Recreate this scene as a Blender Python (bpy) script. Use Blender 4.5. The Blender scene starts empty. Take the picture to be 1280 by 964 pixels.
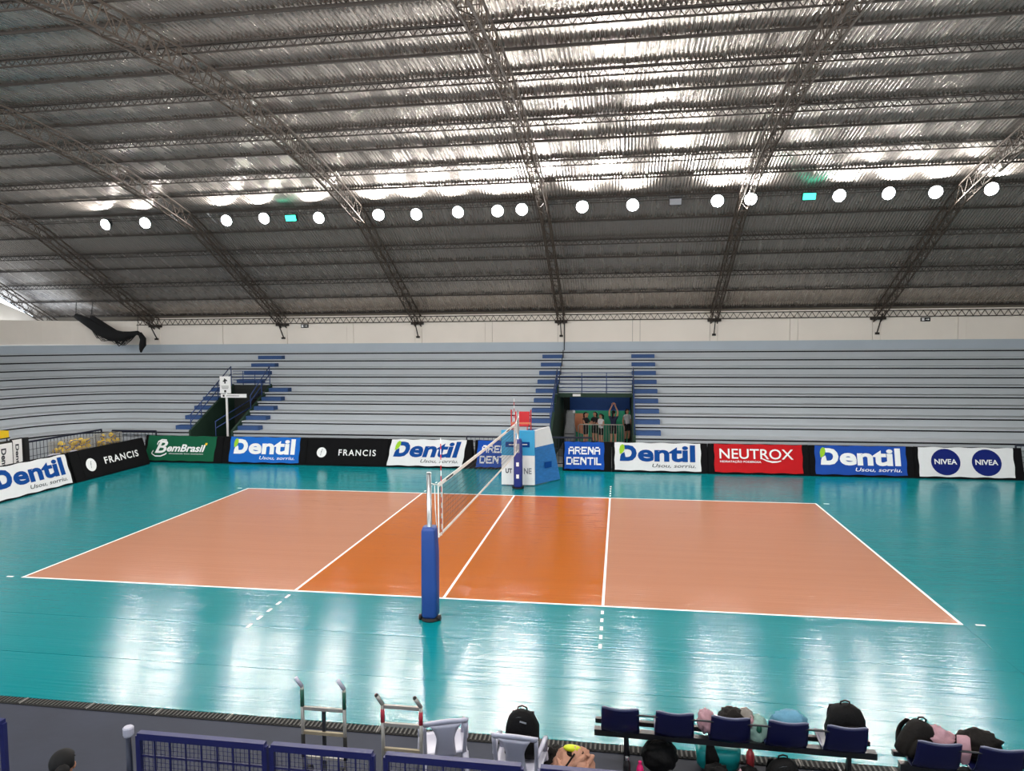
import bpy, math, random
from mathutils import Vector, Matrix, Euler, noise
random.seed(7)
SC = bpy.context.scene
COL = SC.collection
R = math.radians
PI = math.pi

# ------------------------------------------------------------------ camera
cam_d = bpy.data.cameras.new('camera')
cam = bpy.data.objects.new('camera', cam_d); COL.objects.link(cam)
cam.location = (3.27754, -17.07128, 4.80177)
cam.rotation_euler = (1.5093202, 0.0066707, 0.1528494)
cam_d.sensor_fit = 'HORIZONTAL'; cam_d.sensor_width = 36.0
cam_d.lens = 36.0 * 877.8 / 1280
cam_d.clip_end = 300
SC.camera = cam

# ------------------------------------------------------------------ world (daylight outside the hall)
W = bpy.data.worlds.new('daylight'); SC.world = W; W.use_nodes = True
bg = W.node_tree.nodes['Background']
bg.inputs['Color'].default_value = (0.80, 0.90, 1.0, 1)
bg.inputs['Strength'].default_value = 3.0

SC.view_settings.view_transform = 'Standard'
SC.view_settings.look = 'None'
SC.view_settings.gamma = 1.0
SC.view_settings.use_curve_mapping = False
SC.view_settings.exposure = 0.75
LAMP_STRENGTH = 300.0          # lens radiance of the white floodlights
FILL_STRENGTH_OPPOSITE = 620.0  # unseen row of fill lamps added on the camera side


# ------------------------------------------------------------------ helpers
def lin(c):
    if isinstance(c, str):
        c = [int(c[i:i + 2], 16) for i in (0, 2, 4)]
    o = []
    for x in c[:3]:
        x = x / 255.0
        o.append(x / 12.92 if x <= .04045 else ((x + .055) / 1.055) ** 2.4)
    return (*o, 1.0)


def mat(name, col, rough=.5, metal=0.0, var=.12, scale=6.0, bump=0.0, bscale=None, stretch=None, emit=0.0, spec=.5, rvar=0.0, ecol=None):
    m = bpy.data.materials.new(name); m.use_nodes = True
    nt = m.node_tree; b = nt.nodes['Principled BSDF']
    c = lin(col)
    b.inputs['Base Color'].default_value = c
    b.inputs['Roughness'].default_value = rough
    b.inputs['Metallic'].default_value = metal
    b.inputs['Specular IOR Level'].default_value = spec
    tc = nt.nodes.new('ShaderNodeTexCoord'); mp = nt.nodes.new('ShaderNodeMapping')
    nt.links.new(tc.outputs['Object'], mp.inputs['Vector'])
    if stretch: mp.inputs['Scale'].default_value = stretch
    if var or rvar:
        n = nt.nodes.new('ShaderNodeTexNoise'); n.inputs['Scale'].default_value = scale; n.inputs['Detail'].default_value = 5
        nt.links.new(mp.outputs['Vector'], n.inputs['Vector'])
        if var:
            mx = nt.nodes.new('ShaderNodeMix'); mx.data_type = 'RGBA'
            mx.inputs['A'].default_value = tuple(min(1, v * (1 - var)) for v in c[:3]) + (1,)
            mx.inputs['B'].default_value = tuple(min(1, v * (1 + var)) for v in c[:3]) + (1,)
            nt.links.new(n.outputs['Fac'], mx.inputs['Factor'])
            nt.links.new(mx.outputs['Result'], b.inputs['Base Color'])
        if rvar:
            mr = nt.nodes.new('ShaderNodeMapRange')
            mr.inputs['From Min'].default_value = .3; mr.inputs['From Max'].default_value = .7
            mr.inputs['To Min'].default_value = max(.02, rough - rvar); mr.inputs['To Max'].default_value = rough + rvar
            nt.links.new(n.outputs['Fac'], mr.inputs['Value'])
            nt.links.new(mr.outputs['Result'], b.inputs['Roughness'])
    if bump:
        n2 = nt.nodes.new('ShaderNodeTexNoise'); n2.inputs['Scale'].default_value = bscale or scale * 4; n2.inputs['Detail'].default_value = 4
        nt.links.new(mp.outputs['Vector'], n2.inputs['Vector'])
        bp = nt.nodes.new('ShaderNodeBump'); bp.inputs['Strength'].default_value = bump; bp.inputs['Distance'].default_value = .02
        nt.links.new(n2.outputs['Fac'], bp.inputs['Height']); nt.links.new(bp.outputs['Normal'], b.inputs['Normal'])
    if emit:
        b.inputs['Emission Color'].default_value = lin(ecol or col); b.inputs['Emission Strength'].default_value = emit
    return m


M = {}
def mk(key, *a, **k): M[key] = mat(key, *a, **k)

mk('concrete_floor', '272c3b', .75, var=.28, scale=1.6, bump=.15)
mk('underlay', '10302f', .8)
FL = dict(var=.07, scale=1.3, stretch=(.1, 3, 1), rvar=.02, bump=.32, bscale=7, spec=.48)
mk('teal_mat', '007c84', .16, **FL)
mk('salmon_mat', 'b27b60', .17, **{**FL, 'spec': .28})
mk('orange_mat', 'b05c08', .17, **{**FL, 'spec': .28})
mk('white_line', 'f3f5f3', .35, var=.05)
mk('stand_paint', 'b6bdc3', .65, var=.08, scale=.9, bump=.1, bscale=20)
mk('stand_groove_shade', '1c1f24', .9)  # shade under each nosing, put into the colour of the groove faces
mk('step_blue', '2f5083', .7, var=.12)
mk('wall_blue', 'b3bfca', .7, var=.08, scale=.8)
mk('wall_cream', 'f0e8de', .7, var=.07, scale=.7, bump=.1, bscale=12)
mk('wall_side', 'cfc8ba', .8)
mk('joint_dark', '6b645a', .9)
mk('portal_green', '1e3a2d', .75, var=.15, scale=2)
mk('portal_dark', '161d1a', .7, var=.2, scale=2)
mk('portal_floor', '8b8d8c', .5)
mk('rail_blue', '27427a', .45, var=.06)
mk('rail_dark', '20242c', .5)
mk('zinc', 'aaa29b', .25, metal=.72, var=.2, scale=1.1, stretch=(3, .35, 1), rvar=.08, bump=.04, bscale=10)
mk('truss_steel', '483e36', .75, metal=0, var=.25, scale=3)
mk('purlin_steel', '2e2824', .8, metal=0, var=.25, scale=3)
mk('lamp_housing', '3a3c40', .45, metal=.5)
mk('lamp_lens', 'fffaf4', .3, var=0, emit=LAMP_STRENGTH)
mk('fill_lens_opposite', 'fffaf4', .3, var=0, emit=FILL_STRENGTH_OPPOSITE)  # lens of the added fill row
mk('lamp_green', '35e0b4', .3, var=0, emit=3.0)
mk('lamp_off', '9a9ea6', .25)
mk('black_cloth', '0c0c0e', .85, spec=.15, var=.3, scale=3, bump=.2, bscale=9)
mk('white_vinyl', 'e4e4e6', .6, spec=.15, var=.04, bump=.1, bscale=4)
mk('blue_vinyl', '1767c4', .6, spec=.15, var=.08, bump=.1, bscale=4)
mk('royal_vinyl', '1a4aa6', .6, spec=.15, var=.08, bump=.1, bscale=4)
mk('arena_vinyl', '0a4db0', .6, spec=.15, var=.08, bump=.1, bscale=4)
mk('green_vinyl', '0f5a3e', .6, spec=.15, var=.08, bump=.1, bscale=4)
mk('red_vinyl', 'c01019', .6, spec=.15, var=.08, bump=.1, bscale=4)
mk('ink_blue', '0f4690', .65, spec=.1, var=.04)
mk('ink_navy', '16246e', .65, spec=.1, var=.04)
mk('ink_white', 'f4f4f4', .65, spec=.1, var=.03)
mk('ink_grey', '3b3f47', .65, spec=.1, var=.05)
mk('ink_palegrey', '8f9298', .65, spec=.1, var=.05)
mk('ink_lime', '9ccb32', .65, spec=.1, var=.08)
mk('ink_yellow', 'e8c22e', .65, spec=.1, var=.05)
mk('pad_blue', '1c3f86', .55, var=.12, scale=3, bump=.15, bscale=10)
mk('pad_navy', '25307e', .45, var=.12, scale=3, bump=.15, bscale=10)
mk('chrome', 'b6babd', .28, metal=.85, var=.1)
mk('rope_white', 'eeeeea', .6)
mk('net_cord', '2a2a2a', .8)
mk('red_paint', 'c0202a', .4)
mk('pad_sky', '35a5d8', .45, bump=.1, bscale=4)
mk('pad_sea', '2f74b8', .45, var=.35, scale=5, stretch=(1, 1, 3), bump=.1, bscale=4)
mk('sign_black', '1a1b1d', .5)
mk('fence_blue', '20245c', .38, var=.1)
mk('fence_navy', '171d33', .45, var=.1)
mk('wire_grey', 'b0ada4', .5, metal=.5)
mk('plastic_white', 'b4b4c4', .32, var=.04)
mk('seat_navy', '11143c', .3, var=.08)
mk('seat_edge', '6f7288', .4)
mk('beam_black', '141518', .4)
mk('grate', '4d4c49', .6, metal=.4)
mk('grate_dark', '0c0c0d', .9)
mk('grate_joint', '8a8782', .7)
mk('bag_black', '060607', .75, spec=.2, var=.3, scale=12, bump=.3, bscale=40)
mk('bag_dark', '14110f', .75, spec=.2, var=.4, scale=9, bump=.35, bscale=30)
mk('bag_peach', 'b98972', .7, var=.18, scale=8, bump=.35, bscale=18)
mk('cloth_pink', 'a58089', .8, var=.2, scale=9, bump=.3, bscale=25)
mk('cloth_blue', '5689a2', .8, var=.18, scale=9, bump=.3, bscale=25)
mk('cloth_mint', '7f9f96', .6, var=.4, scale=14, bump=.3, bscale=25)
mk('cloth_stripe', '75706a', .8, var=.5, scale=14, bump=.3)
mk('yellow_lime', 'c8d21e', .45)
mk('teal_plastic', '0e9a98', .4)
mk('bottle_pink', 'd21d68', .35)
mk('bottle_red', 'd0454a', .35)
mk('bottle_black', '18181a', .35)
mk('tape_green', '0f4f3e', .5)
mk('tape_red', 'a01c30', .5)
mk('wood_worn', '9a8f78', .7, var=.3, scale=12)
mk('tube_grey', '9c9a94', .45, metal=.4, var=.2, scale=14)
mk('rubber', '151515', .8)
mk('net_black', '0d0d10', .9, var=.3, scale=10, bump=.4, bscale=30)
mk('mural_blue', '1c4e96', .6)
mk('mural_green', '12936c', .6, var=.2, scale=1.5)
mk('mural_orange', 'd88a63', .6)
mk('grey_cover', '8a8c8e', .6, var=.25, scale=6, bump=.4)
mk('fill_tube', 'ffffff', .4, var=0, emit=16.0)  # glow of the fill lamp added in the passage
mk('ball_yellow', 'e6c01e', .45)
mk('ball_blue', '1f3f8c', .45)
mk('skin', 'b98468', .55, var=.06)
mk('hair', '070505', .8, var=.3, scale=30)
mk('shirt_black', '18181b', .8)
mk('shirt_navy', '1b1f3d', .8)
mk('shirt_white', 'dcdce0', .8)
mk('shorts_black', '141416', .8)
mk('sock_black', '111214', .8)
mk('shoe', '2a2a2e', .6)
mk('lip', '9a5548', .5)
mk('eye_dark', '120c0a', .3)


class MB:
    """collects simple shapes and links them as ONE mesh object"""
    def __init__(s): s.v = []; s.f = []; s.mi = []
    def add(s, vs, fs, mi=0):
        o = len(s.v); s.v += [tuple(v) for v in vs]
        s.f += [tuple(i + o for i in f) for f in fs]; s.mi += [mi] * len(fs); return s
    def box(s, c, d, rot=None, mi=0):
        hx, hy, hz = d[0] / 2, d[1] / 2, d[2] / 2
        vs = [Vector((x, y, z)) for x in (-hx, hx) for y in (-hy, hy) for z in (-hz, hz)]
        if rot is not None:
            m = Euler(rot).to_matrix(); vs = [m @ v for v in vs]
        c = Vector(c)
        return s.add([v + c for v in vs], [(0, 1, 3, 2), (4, 6, 7, 5), (0, 4, 5, 1), (2, 3, 7, 6), (0, 2, 6, 4), (1, 5, 7, 3)], mi)
    def span(s, a, b, mi=0):
        return s.box([(a[i] + b[i]) / 2 for i in range(3)], [abs(b[i] - a[i]) for i in range(3)], mi=mi)
    def bar(s, p, q, r, n=4, r2=None, mi=0, caps=True):
        p, q = Vector(p), Vector(q); d = q - p
        if d.length < 1e-6: return s
        d.normalize(); up = Vector((0, 0, 1)) if abs(d.z) < .9 else Vector((1, 0, 0))
        a = d.cross(up).normalized(); b = a.cross(d)
        r2 = r if r2 is None else r2
        vs = []; ph = PI / n if n == 4 else 0
        for c, rr in ((p, r), (q, r2)):
            for k in range(n):
                t = 2 * PI * k / n + ph; vs.append(c + (a * math.cos(t) + b * math.sin(t)) * rr)
        fs = [(k, (k + 1) % n, n + (k + 1) % n, n + k) for k in range(n)]
        if caps: fs += [tuple(range(n - 1, -1, -1)), tuple(range(n, 2 * n))]
        return s.add(vs, fs, mi)
    def tube(s, pts, r, n=8, mi=0, closed=False):
        pts = [Vector(p) for p in pts]; N = len(pts)
        rr = r if isinstance(r, (list, tuple)) else [r] * N
        vs = []; pa = None
        for i, p in enumerate(pts):
            if closed: d = pts[(i + 1) % N] - pts[i - 1]
            else: d = pts[min(i + 1, N - 1)] - pts[max(i - 1, 0)]
            if d.length < 1e-9: d = Vector((0, 0, 1))
            d.normalize()
            if pa is None:
                up = Vector((0, 0, 1)) if abs(d.z) < .9 else Vector((1, 0, 0)); a = d.cross(up).normalized()
            else:
                a = (pa - d * pa.dot(d))
                a = a.normalized() if a.length > 1e-6 else d.orthogonal().normalized()
            pa = a; b = a.cross(d); ph = PI / n if n == 4 else 0
            for k in range(n):
                t = 2 * PI * k / n + ph; vs.append(p + (a * math.cos(t) + b * math.sin(t)) * rr[i])
        fs = []
        for i in range(N if closed else N - 1):
            j = (i + 1) % N
            for k in range(n): fs.append((i * n + k, i * n + (k + 1) % n, j * n + (k + 1) % n, j * n + k))
        if not closed: fs += [tuple(range(n - 1, -1, -1)), tuple(range((N - 1) * n, N * n))]
        return s.add(vs, fs, mi)
    def lathe(s, prof, c=(0, 0, 0), n=16, mi=0):
        vs = []; c = Vector(c)
        for r, z in prof:
            for k in range(n):
                t = 2 * PI * k / n; vs.append(c + Vector((r * math.cos(t), r * math.sin(t), z)))
        fs = []
        for i in range(len(prof) - 1):
            for k in range(n): fs.append((i * n + k, i * n + (k + 1) % n, (i + 1) * n + (k + 1) % n, (i + 1) * n + k))
        fs += [tuple(range(n - 1, -1, -1)), tuple(range((len(prof) - 1) * n, len(prof) * n))]
        return s.add(vs, fs, mi)
    def ell(s, c, r, nu=16, nv=10, amp=0, fr=3, seed=0, rot=None, mi=0):
        c = Vector(c); vs = []; m = Euler(rot).to_matrix() if rot else None
        def P(t, f):
            d = Vector((math.sin(f) * math.cos(t), math.sin(f) * math.sin(t), math.cos(f)))
            k = 1 + (amp * (noise.noise(d * fr + Vector((seed * 7.3, seed, 1))) + .5 * noise.noise(d * fr * 2.7 + Vector((seed, 3.1, seed)))) if amp else 0)
            p = Vector((d.x * r[0] * k, d.y * r[1] * k, d.z * r[2] * k))
            return c + (m @ p if m else p)
        vs.append(P(0, 0))
        for j in range(1, nv):
            for i in range(nu): vs.append(P(2 * PI * i / nu, PI * j / nv))
        vs.append(P(0, PI)); L = len(vs) - 1
        fs = [(0, 1 + i, 1 + (i + 1) % nu) for i in range(nu)]
        for j in range(nv - 2):
            for i in range(nu):
                a = 1 + j * nu; fs.append((a + i, a + nu + i, a + nu + (i + 1) % nu, a + (i + 1) % nu))
        a = 1 + (nv - 2) * nu
        fs += [(L, a + (i + 1) % nu, a + i) for i in range(nu)]
        return s.add(vs, fs, mi)
    def grid(s, fn, nu, nv, mi=0):
        vs = [fn(i / nu, j / nv) for j in range(nv + 1) for i in range(nu + 1)]
        fs = [(j * (nu + 1) + i, j * (nu + 1) + i + 1, (j + 1) * (nu + 1) + i + 1, (j + 1) * (nu + 1) + i) for j in range(nv) for i in range(nu)]
        return s.add(vs, fs, mi)
    def shell(s, fn, nu, nv, th, mi=0):
        e = 1e-3; A = []; B = []
        for j in range(nv + 1):
            for i in range(nu + 1):
                u, v = i / nu, j / nv
                p = Vector(fn(u, v)); du = Vector(fn(min(u + e, 1), v)) - Vector(fn(max(u - e, 0), v)); dv = Vector(fn(u, min(v + e, 1))) - Vector(fn(u, max(v - e, 0)))
                n = du.cross(dv); n = n.normalized() if n.length > 1e-12 else Vector((0, 0, 1))
                A.append(p + n * th / 2); B.append(p - n * th / 2)
        K = len(A); w = nu + 1
        fs = []
        for j in range(nv):
            for i in range(nu):
                a = j * w + i
                fs.append((a, a + 1, a + w + 1, a + w)); fs.append((K + a, K + a + w, K + a + w + 1, K + a + 1))
        rim = [i for i in range(nu)] + [j * w + nu for j in range(nv)] + [nv * w + i for i in range(nu, 0, -1)] + [j * w for j in range(nv, 0, -1)]
        for q in range(len(rim)):
            a, b = rim[q], rim[(q + 1) % len(rim)]; fs.append((a, K + a, K + b, b))
        return s.add(A + B, fs, mi)
    def loft(s, secs, n=20, mi=0, wob=0, seed=0):
        """secs: (cx, cy, z, rx, ry, exponent)"""
        vs = []
        for cx, cy, z, rx, ry, ex in secs:
            for k in range(n):
                t = 2 * PI * k / n; ct, st = math.cos(t), math.sin(t)
                p = Vector((cx + rx * math.copysign(abs(ct) ** (2 / ex), ct), cy + ry * math.copysign(abs(st) ** (2 / ex), st), z))
                if wob: p += Vector((noise.noise(p * 9 + Vector((seed, 0, 0))), noise.noise(p * 9 + Vector((0, seed, 5))), noise.noise(p * 7 + Vector((seed, 2, 9))) * .6)) * wob
                vs.append(p)
        fs = []
        for i in range(len(secs) - 1):
            for k in range(n): fs.append((i * n + k, i * n + (k + 1) % n, (i + 1) * n + (k + 1) % n, (i + 1) * n + k))
        fs += [tuple(range(n - 1, -1, -1)), tuple(range((len(secs) - 1) * n, len(secs) * n))]
        return s.add(vs, fs, mi)
    def prism(s, poly, fn, th, mi=0):
        """poly 2-D outline, fn(u, v, d) -> point"""
        n = len(poly)
        vs = [fn(u, v, th) for u, v in poly] + [fn(u, v, 0) for u, v in poly]
        fs = [tuple(range(n)), tuple(range(2 * n - 1, n - 1, -1))] + [(i, n + i, n + (i + 1) % n, (i + 1) % n) for i in range(n)]
        return s.add(vs, fs, mi)
    def mesh(s, name):
        me = bpy.data.meshes.new(name); me.from_pydata(s.v, [], s.f)
        if any(s.mi): me.polygons.foreach_set('material_index', s.mi)
        me.update(); return me
    def build(s, name, m, parent=None, smooth=False, loc=None, label=None):
        me = s.mesh(name)
        for x in (m if isinstance(m, (list, tuple)) else [m]): me.materials.append(M[x])
        if smooth: me.polygons.foreach_set('use_smooth', [True] * len(me.polygons)); me.update()
        return link(name, me, parent, loc, label)


def link(name, me, parent=None, loc=None, label=None):
    o = bpy.data.objects.new(name, me); COL.objects.link(o)
    if parent: o.parent = parent
    if loc is not None: o.location = loc
    if label: o['label'] = label
    return o


def tag(o, label, cat, group=None, kind=None):
    o['label'] = label; o['category'] = cat
    if group: o['group'] = group
    if kind: o['kind'] = kind
    return o


def thing(name, label, cat, loc=(0, 0, 0), rz=0, group=None, kind=None):
    o = bpy.data.objects.new(name, None); COL.objects.link(o)
    o.location = loc; o.rotation_euler = (0, 0, rz); o.empty_display_size = .1
    return tag(o, label, cat, group, kind)


def copy_tree(o, parent=None):
    c = o.copy(); COL.objects.link(c)
    if parent: c.parent = parent
    for ch in list(o.children): copy_tree(ch, c)
    return c


def text_mesh(body, fit, at=(0, 0), bold=0.0, shear=0.0, spacing=1.0, align='L', thick=.003):
    """flat lettering scaled into fit=(w, h), its lower left corner at `at`; returns (verts, faces)"""
    cu = bpy.data.curves.new('t', 'FONT'); cu.body = body; cu.size = 1; cu.offset = bold; cu.shear = shear
    cu.space_character = spacing; cu.extrude = 0; cu.resolution_u = 4; cu.fill_mode = 'FRONT'
    ob = bpy.data.objects.new('t', cu); COL.objects.link(ob)
    dg = bpy.context.evaluated_depsgraph_get()
    me = bpy.data.meshes.new_from_object(ob.evaluated_get(dg))
    vs = [v.co.copy() for v in me.vertices]; fs = [tuple(p.vertices) for p in me.polygons]
    bpy.data.objects.remove(ob); bpy.data.curves.remove(cu); bpy.data.meshes.remove(me)
    x0 = min(v.x for v in vs); x1 = max(v.x for v in vs); y0 = min(v.y for v in vs); y1 = max(v.y for v in vs)
    w, h = fit
    return [(at[0] + (v.x - x0) / (x1 - x0) * w, at[1] + (v.y - y0) / (y1 - y0) * h) for v in vs], fs


# ------------------------------------------------------------------ profile of the hall
Y0, RUN, Z0, RISE, NT = 10.53, .70, 1.035, .3656, 10
def zb(y):                       # lower chord of the roof trusses
    u = abs(y + 1)
    return 11.1 - .0135 * u * u if u < 11 else 9.4665 - .504 * (u - 11)
def zs(y): return zb(y) + .78    # roof sheets
def ty(i): return Y0 + RUN * i
def tz(i): return Z0 + RISE * i
XR = 27.0

# ------------------------------------------------------------------ floor
floor = MB().span((-30, -21, -.12), (28, 18.6, -.012)).build('floor', 'concrete_floor')
tag(floor, 'worn blue-grey concrete floor under and around the court mats', 'floor', kind='structure')
MB().span((-16.1, -8.86, -.012), (21, 9.62, -.004)).build('mat_underlay', 'underlay', floor)
def mats(x0, x1, ys, m, name, g=.007):
    for a, b in zip(ys, ys[1:]):
        MB().span((x0 + g, a + g, -.006), (x1 - g, b - g, 0)).build(name, m, floor)
near = [-8.88, -7.62, -6.2, -4.5]; far = [4.5, 6.3, 8.0, 9.65]
mats(-9, 9, near, 'teal_mat', 'floor_mat', .004); mats(-9, 9, far, 'teal_mat', 'floor_mat', .003)
for x0, x1 in ((-16.1, -9), (9, 21)):
    mats(x0, x1, [-8.88, -7.62, -6.2], 'teal_mat', 'floor_mat', .009)
    mats(x0, x1, [-6.2, -4.5, -2.2, 0, 2.2, 4.5, 6.3, 8.0, 9.65], 'teal_mat', 'floor_mat', .0015)
for k in range(3):
    MB().span((-9, -4.5 + 3 * k, -.005), (-3, -1.5 + 3 * k, 0)).build('back_zone_mat', 'salmon_mat', floor)
    MB().span((3, -4.5 + 3 * k, -.005), (9, -1.5 + 3 * k, 0)).build('back_zone_mat', 'salmon_mat', floor)
    MB().span((-3, -4.5 + 3 * k, -.005), (3, -1.5 + 3 * k, 0)).build('front_zone_mat', 'orange_mat', floor)
def line(x0, y0, x1, y1, name='boundary_line'):
    MB().span((x0, y0, .0), (x1, y1, .0025)).build(name, 'white_line', floor)
line(-9, -4.5, 9, -4.45, 'side_line'); line(-9, 4.45, 9, 4.5, 'side_line')
line(-9, -4.45, -8.95, 4.45, 'end_line'); line(8.95, -4.45, 9, 4.45, 'end_line')
line(-.025, -4.45, .025, 4.45, 'centre_line')
line(-3, -4.45, -2.95, 4.45, 'attack_line'); line(2.95, -4.45, 3, 4.45, 'attack_line')
for sx in (-1, 1):
    for sy in (-1, 1):
        for k in range(5):
            a = sy * (4.7 + .35 * k); b = sy * (4.85 + .35 * k)
            line(sx * 3 - (.05 if sx > 0 else 0), min(a, b), sx * 3 + (0 if sx > 0 else .05), max(a, b), 'line_dash')
        line(min(sx * 9.2, sx * 9.35), sy * 4.475 - .025, max(sx * 9.2, sx * 9.35), sy * 4.475 + .025, 'service_mark')
# drain channel along the near edge of the mats
g0 = MB()
for k in range(18):
    g0.span((-.48 + k * .0555, -.065, 0), (-.48 + k * .0555 + .022, .065, .012))
gme = g0.mesh('drain_grate'); gme.materials.append(M['grate'])
gf = MB().span((-.5, -.07, 0), (-.485, .07, .013)).mesh('grate_divider'); gf.materials.append(M['grate_joint'])
MB().span((-9, -9.045, -.012), (11, -8.885, -.003)).build('drain_channel', 'grate_dark', floor)
for k in range(19):
    o = link('drain_grate', gme, floor, (-8.2 + k * 1.0, -8.96, -.004))
    link('grate_divider', gf, o)

# ------------------------------------------------------------------ ceiling: corrugated sheets on purlins
ceiling = bpy.data.objects.new('ceiling', None); COL.objects.link(ceiling)
tag(ceiling, 'arched ceiling of bare corrugated zinc sheets on steel purlins', 'ceiling', kind='structure')
SW = .809
NX = 70
def sheet_mesh(ya, yb, name):
    yc = (ya + yb) / 2; zc = zs(yc); mb = MB()
    nv = max(3, int((yb - ya) / .9)); per = 8; q = 8
    ylist = [ya - .06 + (yb - ya + .12) * j / nv for j in range(nv + 1)]
    if ya < 10 < yb or abs(ya - 10) < .1: pass
    def P(i, y):
        x = -SW / 2 - .03 + (SW + .06) * i / (per * q)
        return (x, y - yc, zs(y) - zc + .015 * math.cos(2 * PI * i / q))
    n = per * q
    vs = [P(i, y) for y in ylist for i in range(n + 1)]
    fs = [(j * (n + 1) + i, j * (n + 1) + i + 1, (j + 1) * (n + 1) + i + 1, (j + 1) * (n + 1) + i) for j in range(nv) for i in range(n)]
    mb.add(vs, fs); me = mb.mesh(name); me.materials.append(M['zinc'])
    me.polygons.foreach_set('use_smooth', [True] * len(me.polygons)); me.update()
    return me, yc, zc
rows = [(-7.0, -1.4), (-1.4, 4.29), (4.29, 10.0), (10.0, 18.2)]
for ri, (ya, yb) in enumerate(rows):
    me, yc, zc = sheet_mesh(ya, yb, 'roof_sheet')
    for k in range(NX):
        o = link('roof_sheet', me, ceiling, (-29.0 + SW * (k + .5), yc, zc + .006 * (k % 2) + .004 * (ri % 2)))
        o.rotation_euler = (R(random.uniform(-.12, .12)), R(random.uniform(-.7, .7)), R(random.uniform(-.1, .1)))
b = MB()
def rough_roof(u, v):
    y = -20.2 + 13.25 * v
    return (-29 + 57 * u, y, zs(y) + .012 * math.cos(u * 57 / .2 * PI))
b.grid(rough_roof, 560, 14)
o = b.build('roof_sheeting', 'zinc', ceiling, smooth=True); o['kind'] = 'stuff'
# purlins
def lattice_purlin():
    mb = MB(); L = 28.5
    for z, y in ((-.04, -.05), (-.04, .05), (-.22, 0)):
        mb.bar((-L, y, z), (L, y, z), .026)
    n = 240; d = 2 * L / n
    for k in range(n):
        x = -L + k * d
        mb.bar((x, 0, -.05), (x + d / 2, 0, -.21), .014, caps=False); mb.bar((x + d / 2, 0, -.21), (x + d, 0, -.05), .014, caps=False)
    me = mb.mesh('lattice_purlin'); me.materials.append(M['purlin_steel']); return me
def thin_purlin():
    mb = MB(); mb.span((-28.5, -.03, -.085), (28.5, .03, -.02))
    me = mb.mesh('purlin'); me.materials.append(M['purlin_steel']); return me
lp, tp = lattice_purlin(), thin_purlin()
for y in (-7.1, -4.25, -1.4, 1.44, 4.29, 7.14, 12.4, 14.72): link('lattice_purlin', lp, ceiling, (-.5, y, zs(y)))
for y in (-5.7, -2.8, .02, 2.9, 5.71, 8.58, 9.9, 11.2, 13.53, 16.17, 17.6): link('purlin', tp, ceiling, (-.5, y, zs(y)))

# roof trusses
def truss_mesh():
    mb = MB(); ys = [-19.6 + .5 * k for k in range(76)]
    return ys
def make_truss():
    t = bpy.data.objects.new('roof_truss', None); COL.objects.link(t)
    ys = [-19.6 + .6 * k for k in range(63)]
    hx, dep = .15, .52
    for sx in (-1, 1):
        for top in (0, 1):
            MB().tube([(sx * hx, y, zb(y) + dep * top) for y in ys], .03, 4).build('chord', 'truss_steel', t)
    mb = MB()
    for i in range(len(ys) - 1):
        a, c = ys[i], ys[i + 1]; m = (a + c) / 2
        for sx in (-1, 1):
            mb.bar((sx * hx, a, zb(a)), (sx * hx, m, zb(m) + dep), .014, caps=False)
            mb.bar((sx * hx, m, zb(m) + dep), (sx * hx, c, zb(c)), .014, caps=False)
        s = 1 if i % 2 else -1
        mb.bar((s * hx, a, zb(a)), (-s * hx, c, zb(c)), .015, caps=False)
        mb.bar((-hx, a, zb(a) + dep), (hx, a, zb(a) + dep), .014, caps=False)
        mb.bar((-hx, a, zb(a)), (hx, a, zb(a)), .014, caps=False)
    o = mb.build('lacing', 'truss_steel', t); o['kind'] = 'stuff'
    mb = MB()
    mb.bar((0, 16.9, zb(16.9)), (0, 17.55, 5.12), .03); mb.box((0, 17.45, zb(17.4) + .05), (.6, .3, .12)); mb.box((0, 17.52, 5.1), (.16, .12, .1))
    mb.build('end_bracket', 'purlin_steel', t)
    return t
ordw = ['first', 'second', 'third', 'fourth', 'fifth', 'sixth', 'seventh', 'eighth', 'ninth', 'tenth', 'eleventh', 'twelfth', 'thirteenth', 'fourteenth', 'fifteenth', 'sixteenth', 'seventeenth', 'eighteenth']
t0 = make_truss()
tl = ['rusty lattice roof truss crossing above the bright gap at the far left eave',
      'rusty lattice roof truss ending above the hanging black net',
      'rusty lattice roof truss ending above the stairway with the white sign post',
      'rusty lattice roof truss between the left stairway and the middle doorway',
      'rusty lattice roof truss running straight above the volleyball net to the doorway',
      'rusty lattice roof truss ending over the bleachers behind the red banner',
      'rusty lattice roof truss nearest the right-hand edge, ending left of an exit sign',
      'rusty lattice roof truss beyond the exit sign at the right end']
for k in range(8):
    t = t0 if k == 0 else copy_tree(t0)
    t.location = (.4 + 7.28 * (k - 4), 0, 0)
    if k == 0: t.location.x = -27.6
    tag(t, tl[k], 'truss', 'roof trusses spanning the hall', 'structure')
# eave girder along the back wall
mb = MB()
for z in (5.86, 6.14): mb.bar((-27.5, 17.5, z), (27, 17.5, z), .028)
n = 170; d = 54.5 / n
for k in range(n):
    x = -27.5 + k * d
    mb.bar((x, 17.5, 5.87), (x + d / 2, 17.5, 6.13), .016, caps=False); mb.bar((x + d / 2, 17.5, 6.13), (x + d, 17.5, 5.87), .016, caps=False)
o = mb.build('trim_1', 'truss_steel'); tag(o, 'thin lattice girder along the eave above the cream wall', 'girder', kind='structure')

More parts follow.
